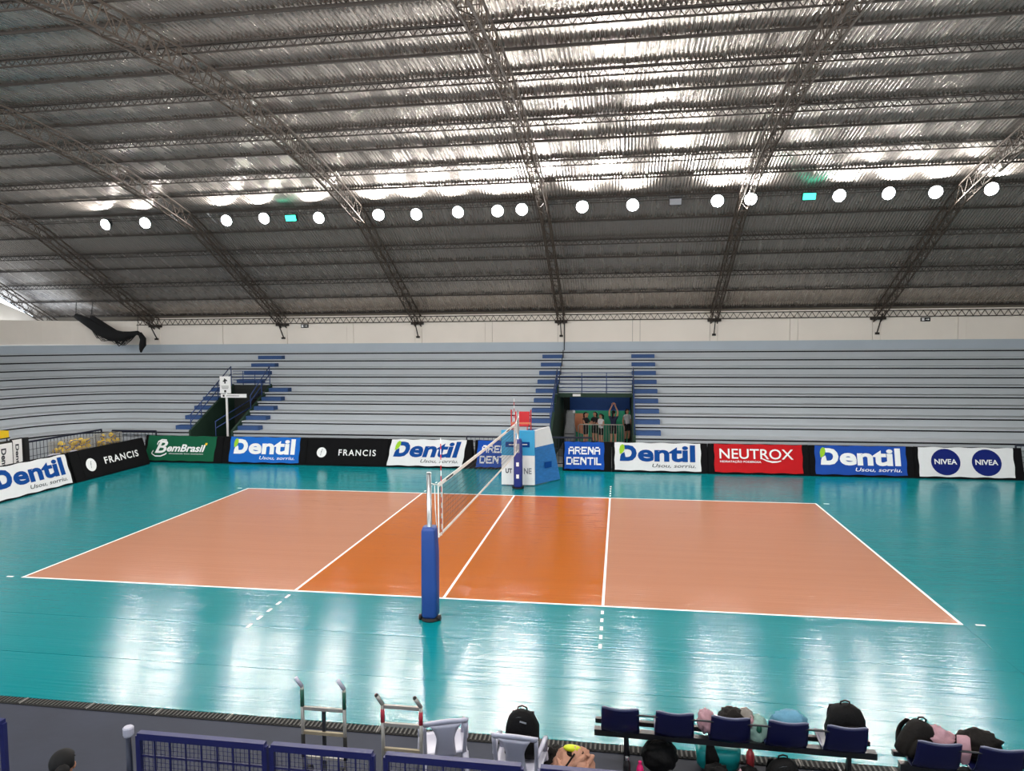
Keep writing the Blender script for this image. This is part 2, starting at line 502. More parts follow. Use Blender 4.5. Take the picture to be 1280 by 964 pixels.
# ------------------------------------------------------------------ bleachers
bl = thing('bleacher', 'long pale concrete bleachers with curved corner and blue steps behind the court', 'bleacher', kind='structure')
def path(i, off, cuts=None):
    """points of the swept line `off` behind nose i; cuts = (xa, xb) on the straight run, or None for the far end"""
    Y = ty(i) + off; Xe = -(20.7 + RUN * i + off); Rr = 3 + .35 * i + .5 * off
    xa, xb = cuts
    if xb is not None: return [(xa, Y), (xb, Y)]
    pts = [(xa, Y), (Xe + Rr, Y)]
    for k in range(1, 17):
        t = PI / 2 * k / 16
        pts.append((Xe + Rr - Rr * math.sin(t), Y - Rr + Rr * math.cos(t)))
    pts.append((Xe, -16.0)); return pts
def sweep(mb, i, prof, cuts, mi=0):
    rows_ = [[(p[0], p[1], z) for p in path(i, off, cuts)] for off, z in prof]
    n = len(rows_[0]); vs = [v for r in rows_ for v in r]
    fs = [(j * n + k, j * n + k + 1, (j + 1) * n + k + 1, (j + 1) * n + k) for j in range(len(prof) - 1) for k in range(n - 1)]
    mb.add(vs, fs, mi)
CP = (.58, 3.78); LP = (-14.97, -13.13)        # the two doorways through the stand
def cuts_for(i):
    if i <= 4: return [(XR, CP[1]), (CP[0], LP[1]), (LP[0], None)]
    return [(XR, None)]
G = .062
mb = MB()
for c in cuts_for(0):
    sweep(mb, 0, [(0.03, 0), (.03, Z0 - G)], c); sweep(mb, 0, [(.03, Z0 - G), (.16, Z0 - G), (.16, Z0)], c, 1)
mb.build('front_wall', ['stand_paint', 'stand_groove_shade'], bl)
for i in range(NT):
    mb = MB(); z = tz(i)
    for c in cuts_for(i):
        if i < NT - 1:
            sweep(mb, i, [(.18, z), (0, z), (0, z + .06), (.76, z + .06), (.76, z + RISE - G)], c)
            sweep(mb, i, [(.76, z + RISE - G), (.88, z + RISE - G), (.88, z + RISE)], c, 1)  # recess below the next nosing, coloured dark as shade
        else:
            sweep(mb, i, [(.18, z), (0, z), (0, z + .06), (.78, z + .06)], c)
    mb.build('tier', ['stand_paint', 'stand_groove_shade'], bl)
# blue half steps
def step(i, xa, xb):
    MB().span((xa, ty(i) + .36, tz(i) + .055), (xb, ty(i) + .75, tz(i) + .235)).build('step', 'step_blue', bl)
for i in range(9):
    step(i, -.42, .52); step(i, 3.79, 4.86)
for i in range(5): step(i, -13.13, -12.08); step(i, -15.95, -14.99)
for i in range(5, 9): step(i, -15.05, -13.78)
for i in range(1): pass
# doorway linings
def lining(x, s, m, name='portal_wall', depth=5):
    mb = MB()
    pts = [(10.5, 0), (14.05, 0), (14.05, tz(5) + .05), (10.5, tz(0) + .07)]
    mb.prism(pts, lambda u, v, d: (x + d, u, v), s * .1)
    if depth > 5: mb.span((x, 14.03, 0), (x + s * .1, 16.9, 2.62))
    mb.build(name, m, bl)
lining(CP[0] - .1, 1, 'portal_green', depth=8); lining(CP[1] + .1, -1, 'portal_green', depth=8)
lining(LP[0] - .1, 1, 'portal_green'); lining(LP[1] + .1, -1, 'portal_green')
MB().span((CP[0], 13.95, 2.36), (CP[1], 14.1, 2.54)).build('lintel', 'portal_green', bl)
MB().span((CP[0], 13.99, 2.54), (CP[1], 14.1, 2.86)).build('lintel_upstand', 'stand_paint', bl)
MB().span((CP[0], 14.1, 2.5), (CP[1], 16.9, 2.6)).build('passage_ceiling', 'portal_dark', bl)
MB().span((CP[0] - .1, 16.8, 0), (CP[1] + .1, 16.9, 2.6)).build('passage_back_wall', 'portal_dark', bl)
MB().span((CP[0], 9.7, -.012), (CP[1], 16.8, .004)).build('passage_floor', 'portal_floor', bl)
MB().span((LP[0], 14.0, 0), (LP[1], 14.1, 2.86)).build('passage_back_wall', 'portal_dark', bl)
MB().span((LP[0] + .95, 13.85, 0), (LP[1] - .06, 13.98, 2.2)).build('passage_door', 'bag_dark', bl)
MB().span((1.2, 13.92, 2.4), (1.55, 13.95, 2.5)).build('lintel_plate', 'ink_white', bl)
# expansion joint and pipe following the steps
mb = MB(); pts = [(.55, 17.52, 5.9), (.55, 17.52, tz(9) + .07)]
for i in range(9, 4, -1): pts += [(.55, ty(i) - .02, tz(i) + .07), (.55, ty(i) - .02, tz(i) - .28)]
mb.tube(pts, .022, 6).build('joint_pipe', 'rail_dark', bl)
# wall behind the top tier
mb = MB(); sweep(mb, 9, [(.77, tz(9)), (.77, 4.8)], (XR, None)); mb.build('upper_band', 'wall_blue', bl)

# ------------------------------------------------------------------ walls
wb = bpy.data.objects.new('wall_back', None); COL.objects.link(wb)
tag(wb, 'cream panelled wall above the top bleacher row', 'wall', kind='structure')
YW = ty(9) + .79
MB().span((-30, YW + .06, 4.0), (28, YW + .2, 6.34)).build('wall_core', 'joint_dark', wb)
px = [.4 + 3.64 * k for k in range(-6, 8)]
for k, x in enumerate(px):
    MB().span((x - .17, YW - .02, 4.8), (x + .17, YW + .07, 6.22)).build('pilaster', 'wall_cream', wb)
for a, c in zip(px, px[1:]):
    MB().span((a + .185, YW, 4.8), (c - .185, YW + .07, 6.22)).build('wall_panel', 'wall_cream', wb)
MB().span((px[-1] + .185, YW, 4.8), (28, YW + .07, 6.22)).build('wall_panel', 'wall_cream', wb)
wl = bpy.data.objects.new('wall_left', None); COL.objects.link(wl)
tag(wl, 'cream end wall curving round the left corner below a bright open gap', 'wall', kind='structure')
mb = MB(); sweep(mb, 9, [(.79, 4.8), (.79, 6.08), (.95, 6.08)], (px[0] - .18, None)); mb.build('wall_panel', 'wall_cream', wl)
# gable wall rising under the roof slope with an open strip above it
def gt(y): return min(6.06 + .33 * max(0, 17.4 - y), zs(y) - .35 - .045 * max(0, 17.4 - y))
mb = MB(); gy = [17.4 - .75 * k for k in range(50)]
vs = [(x, y, z) for x in (-27.95, -28.1) for y in gy for z in (5.9, gt(y))]
n = 2 * len(gy)
fs = [(2 * k, 2 * k + 1, 2 * k + 3, 2 * k + 2) for k in range(len(gy) - 1)] + [(n + 2 * k + 2, n + 2 * k + 3, n + 2 * k + 1, n + 2 * k) for k in range(len(gy) - 1)] + [(2 * k + 1, n + 2 * k + 1, n + 2 * k + 3, 2 * k + 3) for k in range(len(gy) - 1)]
mb.add(vs, fs); mb.build('gable_wall', 'wall_cream', wl)
wr_ = MB().span((XR, -21, 0), (XR + .2, 18.4, 4.6)); 
wr_.add([(XR, -20.5, 4.6), (XR, 18, 4.6), (XR, 18, 6.2)] + [(XR, y, zs(y)) for y in (14, 10, 6, 2, -1, -6, -12)] + [(XR, -20.5, 6.2)], [tuple(range(11))])
o = wr_.build('wall_right', 'wall_side'); tag(o, 'plain end wall closing the hall beyond the last banner', 'wall', kind='structure')
o = MB().span((-29, -20.9, 0), (28, -20.6, 4.0)).build('wall_front', 'wall_side'); tag(o, 'plain unseen wall behind the camera, left open above for fill daylight', 'wall', kind='structure')  # unseen wall, kept low so daylight fills the hall from behind

# ------------------------------------------------------------------ rails
def rail_thing(name, label, polys, r=.022, m='rail_blue', posts=()):
    t = thing(name, label, 'railing', polys[0][0])
    o0 = Vector(polys[0][0])
    for p in polys: MB().tube([Vector(q) - o0 for q in p], r, 8).build('rail', m, t, smooth=True)
    for p in posts: MB().tube([Vector(q) - o0 for q in p], r, 8).build('post', m, t, smooth=True)
    return t
def tread(i): return tz(i) + .06
x0, x1 = CP[0] - .06, CP[1] + .06
rail_thing('guard_rail', 'blue guard railing of six bars over the middle doorway lintel',
           [[(x0, 13.92, z), (x1, 13.92, z)] for z in (2.62, 2.79, 2.95, 3.12, 3.28, 3.44)],
           posts=[[(x, 13.92, 2.54), (x, 13.92, 3.46)] for x in (x0, 1.6, 2.68, x1)], r=.017)
for x, side in ((CP[0] - .05, 'left'), (CP[1] + .05, 'right')):
    sl = lambda y, h: (x, y, Z0 + (y - Y0) * RISE / RUN + .1 + h)
    rail_thing('stair_rail', 'blue sloping stair railing on the %s side of the middle doorway' % side,
               [[sl(10.6, .85), sl(13.98, .72)], [sl(10.6, .45), sl(13.98, .36)]],
               posts=[[(x, 10.6, tread(0)), sl(10.6, .85)], [(x, 12.05, tread(2)), sl(12.05, .8)], [(x, 13.4, tread(4)), sl(13.4, .75)]])
x = LP[0] - .06
sl = lambda y, h: (x, y, Z0 + (y - Y0) * RISE / RUN + .1 + h)
rail_thing('stair_rail', 'blue sloping stair railing left of the sign post stairway',
           [[sl(10.6, .6), sl(13.9, .85)], [sl(10.6, .3), sl(13.9, .5)], [sl(10.6, .6), (x, 10.6, tread(0))]],
           posts=[[(x, 11.4, tread(1)), sl(11.4, .65)], [(x, 12.75, tread(3)), sl(12.75, .75)], [(x, 13.9, tread(4)), sl(13.9, .85)]])
x = LP[1] + .06
rail_thing('stair_rail', 'blue sloping stair railing right of the sign post stairway',
           [[sl(12.1, .55), sl(13.9, .85)], [sl(12.1, .28), sl(13.9, .5)]],
           posts=[[(x, 12.1, tread(2)), sl(12.1, .55)], [(x, 13.1, tread(3)), sl(13.1, .72)], [(x, 13.9, tread(4)), sl(13.9, .85)]])
rail_thing('guard_rail', 'blue guard railing across the top of the sign post stairway',
           [[(LP[0], 13.98, z), (LP[1], 13.98, z)] for z in (2.95, 3.1, 3.25, 3.4, 3.52)],
           posts=[[(q, 13.98, 2.86), (q, 13.98, 3.52)] for q in (LP[0] + .5, LP[0] + 1.1)], r=.017)
rail_thing('hand_rail', 'grey-blue hand rail standing inside the sign post stairway',
           [[(-14.12, 11.0, .2), (-14.12, 11.0, 1.45), (-13.35, 13.8, 2.55)], [(-14.12, 11.0, 1.15), (-13.35, 13.8, 2.2)]],
           posts=[[(-13.35, 13.8, 0), (-13.35, 13.8, 2.5)], [(-14.12, 11.0, 0), (-14.12, 11.0, .3)]])

# sign post in the left stairway
t = thing('sign_post', 'white sign post with pictograms standing in the left stairway', 'sign', (-13.86, 11.5, 0))
MB().tube([(0, 0, 0), (0, 0, 2.6)], .05, 10).build('post', 'ink_white', t)
p = MB().box((.0, -.07, 3.02), (.5, .05, .74)).build('sign_panel', 'ink_white', t)
MB().bar((0, 0, 2.55), (0, 0, 3.2), .03).build('upper_post', 'ink_white', t)
mb = MB().box((.0, -.098, 3.16), (.06, .008, .16)); mb.box((.03, -.098, 3.24), (.16, .008, .05), (0, .6, 0)); mb.box((-.04, -.098, 3.2), (.12, .008, .05), (0, -.6, 0))
mb.box((0, -.098, 2.96), (.34, .006, .018)); mb.box((0, -.098, 2.91), (.34, .006, .012)); mb.box((0, -.098, 2.86), (.3, .006, .018)); mb.box((0, -.098, 2.74), (.09, .006, .1))
mb.build('pictogram', 'sign_black', p)
p = MB().box((.38, -.07, 2.54), (1.2, .05, .16)).build('name_board', 'ink_white', t)
MB().box((-.08, -.1, 2.54), (.08, .008, .09)).box((.35, -.1, 2.54), (.6, .006, .02)).build('pictogram', 'sign_black', p)

# exit signs on the cream wall
for x, w in ((-12.99, 'left'), (17.03, 'right')):
    t = thing('exit_sign', 'small dark exit sign with white arrow on the cream wall, %s one' % ('left-hand' if w == 'left' else 'right-hand'), 'sign', (x, YW - .03, 5.72), group='exit signs on the cream wall')
    MB().span((-.2, -.03, -.09), (.2, .03, .09)).build('plate', 'sign_black', t)
    MB().box((-.11, -.034, 0), (.1, .004, .12)).build('door_symbol', 'ink_white', t)
    MB().prism([(.0, -.012), (.09, -.012), (.09, -.045), (.16, 0), (.09, .045), (.09, .012), (.0, .012)], lambda u, v, d: (u, -.032 - d, v), .005).build('arrow_symbol', 'ink_white', t)

# ------------------------------------------------------------------ floodlights under the roof bend
conduit = MB(); conduit.bar((-27, 10.0, 9.98), (27, 10.0, 10.1), .02); conduit.bar((-27, 10.1, 10.08), (27, 10.1, 10.2), .012)
o = conduit.build('conduit', 'purlin_steel'); tag(o, 'thin dark conduit along the row of floodlights', 'conduit')
TILT = R(24)
def lamp_parts(t, lens, square=False):
    rot = (TILT, 0, 0); m = Euler(rot).to_matrix()
    def T(p): return m @ Vector(p)
    mb = MB()
    if square:
        mb.box((0, .05, 0), (.46, .16, .26), rot)
    else:
        vs = []
        prof = [(.08, .22), (.14, .2), (.17, .1), (.215, -.02), (.232, -.05), (.236, -.07), (.226, -.07), (.215, -.045)]
        tmp = MB().lathe(prof, n=20)
        mb.add([T((v[0], v[2], v[1])) for v in tmp.v], tmp.f)
    mb.build('housing', 'lamp_housing', t, smooth=not square)
    mb = MB()
    if square: mb.box(T((0, -.05, 0)), (.42, .04, .22), rot)
    else:
        tmp = MB().add([(.213 * math.cos(PI * k / 10), .213 * math.sin(PI * k / 10), -.052) for k in range(20)], [tuple(range(20))])
        mb.add([T((v[0], v[2], v[1])) for v in tmp.v], tmp.f)
    mb.build('lens', lens, t)
    MB().bar((-.22, .02, -.02), (-.22, .05, .24), .014).bar((.22, .02, -.02), (.22, .05, .24), .014).bar((-.22, .05, .24), (.22, .05, .24), .014).build('bracket', 'lamp_housing', t)
LX = [(-18.08, 9.86), (-16.26, 9.87), (-12.61, 9.85), (-10.96, 9.88), (-8.63, 9.83), (-6.15, 9.86), (-4.61, 9.83), (-2.94, 9.86), (-1.39, 9.85), (-.45, 9.87), (1.84, 9.89), (3.72, 9.89), (6.77, 9.93), (7.93, 9.95), (10.97, 9.96), (12.61, 9.98), (14.16, 9.96), (15.94, 10.0)]
lt0 = None
for k, (x, z) in enumerate(LX):
    if lt0 is None:
        lt0 = t = thing('floodlight', '', 'floodlight', (x, 9.85, z)); lamp_parts(t, 'lamp_lens')
    else:
        t = copy_tree(lt0); t.location = (x, 9.85, z)
    t.rotation_euler.z = R(random.uniform(-8, 8)); 
    tag(t, 'lit white floodlight under the roof, %s from the left end of the row' % ordw[k], 'floodlight', 'lit floodlights along the roof bend')
ot0 = None
for k in range(9):  # unseen row added to brighten the bleachers, boards and cream wall
    x = -17.2 + 4.1 * k
    if ot0 is None:
        ot0 = t = thing('floodlight', '', 'floodlight', (x, -11.85, 9.86)); lamp_parts(t, 'fill_lens_opposite')
    else:
        t = copy_tree(ot0); t.location = (x, -11.85, 9.86)
    t.rotation_euler.z = PI
    tag(t, 'added unseen fill floodlight on the camera side, %s from the left' % ordw[k], 'floodlight', 'added row of fill floodlights')
for x, z, w in ((-9.82, 9.86, 'left half of the row'), (9.96, 9.97, 'right half of the row')):
    t = thing('floodlight', 'rectangular floodlight glowing green among white ones, %s' % w, 'floodlight', (x, 9.85, z)); lamp_parts(t, 'lamp_green', True)
t = thing('floodlight', 'unlit grey floodlight between white ones, right of the middle truss', 'floodlight', (5.27, 9.85, 9.96)); lamp_parts(t, 'lamp_off', True)

# ------------------------------------------------------------------ advertising boards
SL = Vector((0, .275, .961)); NN = Vector((0, -.961, .275))
def wr(u, v, s): return .006 * (noise.noise(Vector((u * 1.7 + s, v * 2.5, s))) + .6 * noise.noise(Vector((u * 5 - v * 4 + s, v * 3, s))))
class Board:
    def __init__(s, label, x, y, rz, cw, banner, m, seed=0, group='advertising boards round the court'):
        """cw = (x0, x1) of the black cover, banner = (x0, x1, v0, v1, skew)"""
        s.t = thing('advertising_board', label, 'board', (x, y, 0), rz, group); s.seed = seed
        a, c = cw; mb = MB()
        pr = [(0, .0), (.02, .09), (.3, 1.055), (.37, 1.06), (.7, .0)]
        n = len(pr); N = 12; vs = []
        for k in range(N + 1):
            u = a + (c - a) * k / N
            for (yy, zz) in pr: vs.append((u, yy, max(0, zz + (.012 * noise.noise(Vector((u * 2, seed, 3))) if zz > .5 else 0))))
        fs = [(k * n + j, k * n + (j + 1) % n, (k + 1) * n + (j + 1) % n, (k + 1) * n + j) for k in range(N) for j in range(n)]
        fs += [tuple(range(n)), tuple(range(N * n + n - 1, N * n - 1, -1))]
        mb.add(vs, fs)
        for u in (a + .05, c - .05): mb.box(s.P(u, .55, .004), (.02, .012, 1.0), (-.28, 0, 0))
        mb.build('cover', 'black_cloth', s.t)
        s.b = None
        if banner:
            u0, u1, v0, v1, sk = banner; s.u0 = u0; s.v0 = v0; s.w = u1 - u0; s.h = v1 - v0; s.sk = sk
            mb = MB(); nu, nv = 28, 8
            def edge(q): return .012 * math.sin(q * 11 + seed)
            def F(i, j):
                i = -.0 + i
                u = u0 + s.w * i + sk * (j - .5) + (edge(j) if i in (0, 1) else 0); v = v0 + s.h * j + (edge(i * 2.2) if j in (0, 1) else 0)
                return s.P(u, v, .014 + wr(u, v, seed))
            mb.grid(F, nu, nv)
            for (fa) in ((lambda i, d: (i, 0., d)), (lambda i, d: (i, 1., d)), (lambda i, d: (0., i, d)), (lambda i, d: (1., i, d))):
                def G_(i, d, fa=fa):
                    p = Vector(F(*fa(i, d)[:2])); return p - NN * (.02 * (1 - d))
                mb.grid(G_, 14, 1)
            s.b = mb.build('banner', m, s.t, smooth=False)
    def P(s, u, v, d=0): return Vector((u, 0, .005)) + SL * v + NN * d
    def put(s, name, vs, fs, m, d=.021):
        mb = MB(); mb.add([s.P(s.u0 + u + s.sk * (v / s.h - .5), s.v0 + v, d + wr(s.u0 + u, s.v0 + v, s.seed)) for u, v in vs], fs)
        return mb.build(name, m, s.b)
    def text(s, body, at, fit, m, name='lettering', d=.021, **k):
        vs, fs = text_mesh(body, fit, at, **k); return s.put(name, vs, fs, m, d)
    def disc(s, name, c, r, m, d=.019, ry=None):
        n = 28; vs = [c] + [(c[0] + r * math.cos(2 * PI * k / n), c[1] + (ry or r) * math.sin(2 * PI * k / n)) for k in range(n)]
        return s.put(name, vs, [(0, 1 + k, 1 + (k + 1) % n) for k in range(n)], m, d)

def tooth_logo(B, ink, leaf, sub_ink, W=None, H=None, italic=.0):
    """the D with its leaf, 'entil' and the line 'Usou, sorriu.'"""
    w, h = B.w, B.h; x = .06 * w; y = .33 * h; Hc = .58 * h; Wd = .2 * w
    outer = [(.2, 1), (.5, 1), (.76, .94), (.94, .74), (1, .5), (.94, .26), (.76, .06), (.5, 0), (0, 0), (.03, .28), (.08, .44)]
    inner = [(.3, .74), (.48, .74), (.6, .7), (.68, .62), (.7, .5), (.66, .36), (.58, .28), (.46, .25), (.34, .25), (.31, .42), (.27, .56)]
    vs = []; 
    for o_, i_ in zip(outer, inner): vs += [(x + o_[0] * Wd + italic * o_[1] * Hc, y + o_[1] * Hc), (x + i_[0] * Wd + italic * i_[1] * Hc, y + i_[1] * Hc)]
    fs = [(2 * k, 2 * k + 1, 2 * k + 3, 2 * k + 2) for k in range(len(outer) - 1)]
    B.put('initial_letter', vs, fs, ink)
    lf = [(.0, .42), (-.03, .72), (.02, .94), (.14, 1.06), (.26, 1.0), (.29, .82), (.24, .62), (.13, .48)]
    B.put('leaf_emblem', [(x + u * Wd + italic * v * Hc, y + v * Hc) for u, v in lf], [tuple(range(len(lf)))], leaf, .024)
    B.text('entil', (x + Wd * 1.06, y - .01 * h), (w * .665, Hc * 1.06), ink, bold=.035, shear=italic)
    B.text('Usou, sorriu.', (.44 * w, .1 * h), (.5 * w, .15 * h), sub_ink, bold=.006, shear=.22, name='lettering')

PIX = {'A': ['01110', '10001', '11111', '10001', '10001'], 'R': ['11110', '10001', '11110', '10010', '10001'], 'E': ['11111', '10000', '11110', '10000', '11111'],
       'N': ['11001', '11101', '10111', '10011', '10001'], 'D': ['11110', '10001', '10001', '10001', '11110'], 'T': ['11111', '00100', '00100', '00100', '00100'],
       'I': ['1', '1', '1', '1', '1'], 'L': ['1000', '1000', '1000', '1000', '1111']}
def block_text(B, word, x, y, w, h):
    cols = sum(len(PIX[c][0]) + .6 for c in word) - .6; cw = w / cols; ch = h / 5; cx = x; vs = []; fs = []
    for c in word:
        g = PIX[c]; n = len(g[0])
        for r, row in enumerate(g):
            k = 0
            while k < n:
                if row[k] == '1':
                    e = k
                    while e < n and row[e] == '1': e += 1
                    o_ = len(vs); yb_ = y + (4 - r) * ch
                    vs += [(cx + k * cw, yb_), (cx + e * cw, yb_), (cx + e * cw, yb_ + ch), (cx + k * cw, yb_ + ch)]; fs.append((o_, o_ + 1, o_ + 2, o_ + 3)); k = e
                else: k += 1
        cx += (n + .6) * cw
    B.put('lettering', vs, fs, 'ink_white')
YB = 8.87
def far_board(label, c0, c1, b0, b1, m, seed, sk=0, v0=.07, v1=1.09):
    xm = (c0 + c1) / 2
    return Board(label, xm, YB, 0, (c0 - xm, c1 - xm), (b0 - xm, b1 - xm, v0, v1, sk) if m else None, m, seed)
B = far_board('dark green board with white script lettering at the far left corner', -16.1, -12.62, -15.98, -12.95, 'green_vinyl', 1, .06)
w, h = B.w, B.h
B.text('B', (.13 * w, .3 * h), (.17 * w, .5 * h), 'ink_white', bold=.02, shear=.25)
B.text('emBrasil', (.3 * w, .36 * h), (.56 * w, .3 * h), 'ink_white', bold=.03, shear=.2)
sw = [(.10, .42), (.08, .3), (.14, .2), (.22, .2), (.28, .27), (.3, .32)]
vs = []; 
for k, (u, v) in enumerate(sw): vs += [(u * w, v * h), (u * w + .02, v * h - .05)]
B.put('swash', vs, [(2 * k, 2 * k + 1, 2 * k + 3, 2 * k + 2) for k in range(len(sw) - 1)], 'ink_white')
sw = [(.14, .66), (.15, .78), (.2, .86), (.27, .85)]
vs = []
for k, (u, v) in enumerate(sw): vs += [(u * w, v * h), (u * w + .03, v * h - .05)]
B.put('swash', vs, [(2 * k, 2 * k + 1, 2 * k + 3, 2 * k + 2) for k in range(len(sw) - 1)], 'ink_white')
B.put('accent', [(.845 * w, .64 * h), (.875 * w, .64 * h), (.88 * w, .73 * h), (.85 * w, .73 * h)], [(0, 1, 2, 3)], 'ink_yellow')
B.text('alimentando bons momentos', (.34 * w, .26 * h), (.5 * w, .055 * h), 'ink_white', name='small_print')
B = far_board('sky-blue board with white lettering and green leaf, beside the dark green board', -12.6, -9.02, -12.3, -9.32, 'blue_vinyl', 2)
tooth_logo(B, 'ink_white', 'ink_lime', 'ink_white')
B = far_board('all-black board with white disc and spaced white letters on the far side', -9.0, -5.68, -8.75, -5.92, 'black_cloth', 3)
w, h = B.w, B.h
B.disc('disc_emblem', (.13 * w, .44 * h), .2, 'ink_white'); B.text('f', (.115 * w, .32 * h), (.03 * w, .25 * h), 'ink_palegrey', name='monogram', d=.024, shear=.3)
B.text('FRANCIS', (.38 * w, .33 * h), (.54 * w, .24 * h), 'ink_white', spacing=1.25, bold=.012)
B = far_board('white board with slanted blue lettering, left of the net and referee stand', -5.66, -2.32, -5.6, -2.62, 'white_vinyl', 4, .14)
tooth_logo(B, 'ink_blue', 'ink_lime', 'ink_grey', italic=.1)
B = far_board('royal-blue board with white block capitals, partly behind the referee stand', -2.2, -.5, -2.12, -.62, 'arena_vinyl', 5, .04)
block_text(B, 'ARENA', .12 * B.w, .54 * B.h, .78 * B.w, .28 * B.h); block_text(B, 'DENTIL', .08 * B.w, .14 * B.h, .84 * B.w, .28 * B.h)
B = far_board('royal-blue board with white block capitals, in front of the middle doorway', 1.16, 2.96, 1.22, 2.69, 'arena_vinyl', 6)
block_text(B, 'ARENA', .1 * B.w, .54 * B.h, .8 * B.w, .28 * B.h); block_text(B, 'DENTIL', .05 * B.w, .16 * B.h, .88 * B.w, .28 * B.h)
B = far_board('white board with upright blue lettering, right of the middle doorway', 2.98, 6.42, 3.08, 6.18, 'white_vinyl', 7)
tooth_logo(B, 'ink_blue', 'ink_lime', 'ink_grey')
B = far_board('bright red board with white capital lettering', 6.44, 9.92, 6.66, 9.7, 'red_vinyl', 8)
w, h = B.w, B.h
B.text('NEUTROX', (.06 * w, .48 * h), (.84 * w, .36 * h), 'ink_white', bold=.008)
sw = [(.54, .5), (.6, .42), (.66, .385), (.72, .39), (.76, .42)]
vs = []
for k, (u, v) in enumerate(sw): vs += [(u * w, v * h + .03), (u * w, v * h - .03 + .012 * abs(k - 2))]
B.put('swash', vs, [(2 * k, 2 * k + 1, 2 * k + 3, 2 * k + 2) for k in range(len(sw) - 1)], 'ink_white')
B.text('HIDRATAÇÃO PODEROSA', (.065 * w, .33 * h), (.47 * w, .1 * h), 'ink_white', name='small_print', bold=.02)
B = far_board('dark-blue board with white lettering and green leaf, right of the red board', 9.94, 13.4, 10.13, 13.15, 'royal_vinyl', 9)
tooth_logo(B, 'ink_white', 'ink_lime', 'ink_white')
B = far_board('white board with two navy discs at the right end', 13.42, 16.85, 13.55, 16.57, 'white_vinyl', 10)
w, h = B.w, B.h
for cx in (.285, .715):
    B.disc('disc_emblem', (cx * w, .5 * h), .47, 'ink_navy', ry=.46); B.text('NIVEA', (cx * w - .36, .42 * h), (.72, .18 * h), 'ink_white', bold=.02, d=.025)
# boards along the left end of the court
B = Board('white board with blue lettering angled along the left end line', -15.45, 2.9, PI / 2, (-1.6, 1.58), (-1.56, 1.5, .05, 1.07, .0), 'white_vinyl', 11)
tooth_logo(B, 'ink_blue', 'ink_lime', 'ink_grey')
B = Board('all-black board with white disc, angled along the left end line', -15.45, 6.5, PI / 2, (-1.92, 1.95), (-1.5, 1.55, .05, 1.06, 0), 'black_cloth', 12)
w, h = B.w, B.h
B.disc('disc_emblem', (.14 * w, .45 * h), .24, 'ink_white'); B.text('f', (.125 * w, .33 * h), (.03 * w, .25 * h), 'ink_palegrey', name='monogram', d=.024, shear=.3)
B.text('FRANCIS', (.36 * w, .36 * h), (.6 * w, .26 * h), 'ink_white', spacing=1.2, bold=.02)

# ------------------------------------------------------------------ net and posts
def post(name, label, loc, padm, far_=False):
    t = thing(name, label, 'post', loc)
    MB().tube([(0, 0, 0), (0, 0, 2.56)], .042, 14).build('pole', 'chrome', t, smooth=True)
    MB().lathe([(.001, 2.55), (.046, 2.55), (.046, 2.57), (.03, 2.585), (.001, 2.587)], n=14).build('cap', 'chrome', t)
    secs = [(0, 0, .06, .11, .12, 5), (0, 0, .1, .135, .14, 5), (0.004, 0, .6, .14, .142, 5), (.006, 0, 1.2, .135, .14, 5), (.0, 0, 1.58, .125, .135, 5), (0, 0, 1.64, .105, .12, 5)]
    MB().loft(secs, 24, wob=.012, seed=3).build('pad', padm, t, smooth=True)
    mb = MB().lathe([(.16, 0), (.17, .02), (.15, .05), (.06, .06)], n=18); mb.build('base', 'rubber', t)
    for s in (-1, 1): MB().tube([(s * .17 - .02, -.05, .055), (s * .17 + .02, -.05, .055)], .05, 12).build('base_wheel', 'rubber', t)
    return t
tp_ = post('net_post', 'net post with royal-blue padding standing near the camera side', (.03, -5.48, 0), 'pad_blue')
tf = post('net_post', 'net post with navy padding in front of the referee stand', (-.03, 5.55, 0), 'pad_navy')
for z in (.42, .82): MB().box((0, -.142, z), (.09, .01, .13)).build('emblem', 'ink_white', tf)
MB().box((0, -.142, 1.35), (.13, .012, .3)).build('emblem', 'ink_palegrey', tf)
MB().box((0, -.07, 2.0), (.1, .1, .3)).build('winch', 'chrome', tf)
net = thing('volleyball_net', 'volleyball net with white top and bottom bands across the court', 'net', (0, 0, 0))
def sag(y): return -.02 * (1 - (y / 4.75) ** 2)
NY = 4.75
ys = [-NY + 2 * NY * k / 40 for k in range(41)]
MB().shell(lambda u, v: (0, -NY + 2 * NY * u, 2.17 + .075 * v + sag(-NY + 2 * NY * u)), 40, 1, .012).build('top_band', 'rope_white', net)
MB().shell(lambda u, v: (0, -NY + 2 * NY * u, 1.24 + .05 * v + sag(-NY + 2 * NY * u)), 40, 1, .012).build('bottom_band', 'rope_white', net)
mb = MB()
for k in range(96):
    y = -NY + .1 * k; mb.bar((0, y, 1.28 + sag(y)), (0, y, 2.18 + sag(y)), .0035, caps=False)
for k in range(1, 9):
    z = 1.28 + .1 * k
    for a, c in zip(ys[::4], ys[4::4]): mb.bar((0, a, z + sag(a)), (0, c, z + sag(c)), .0035, caps=False)
o = mb.build('netting', 'net_cord', net); o['kind'] = 'stuff'
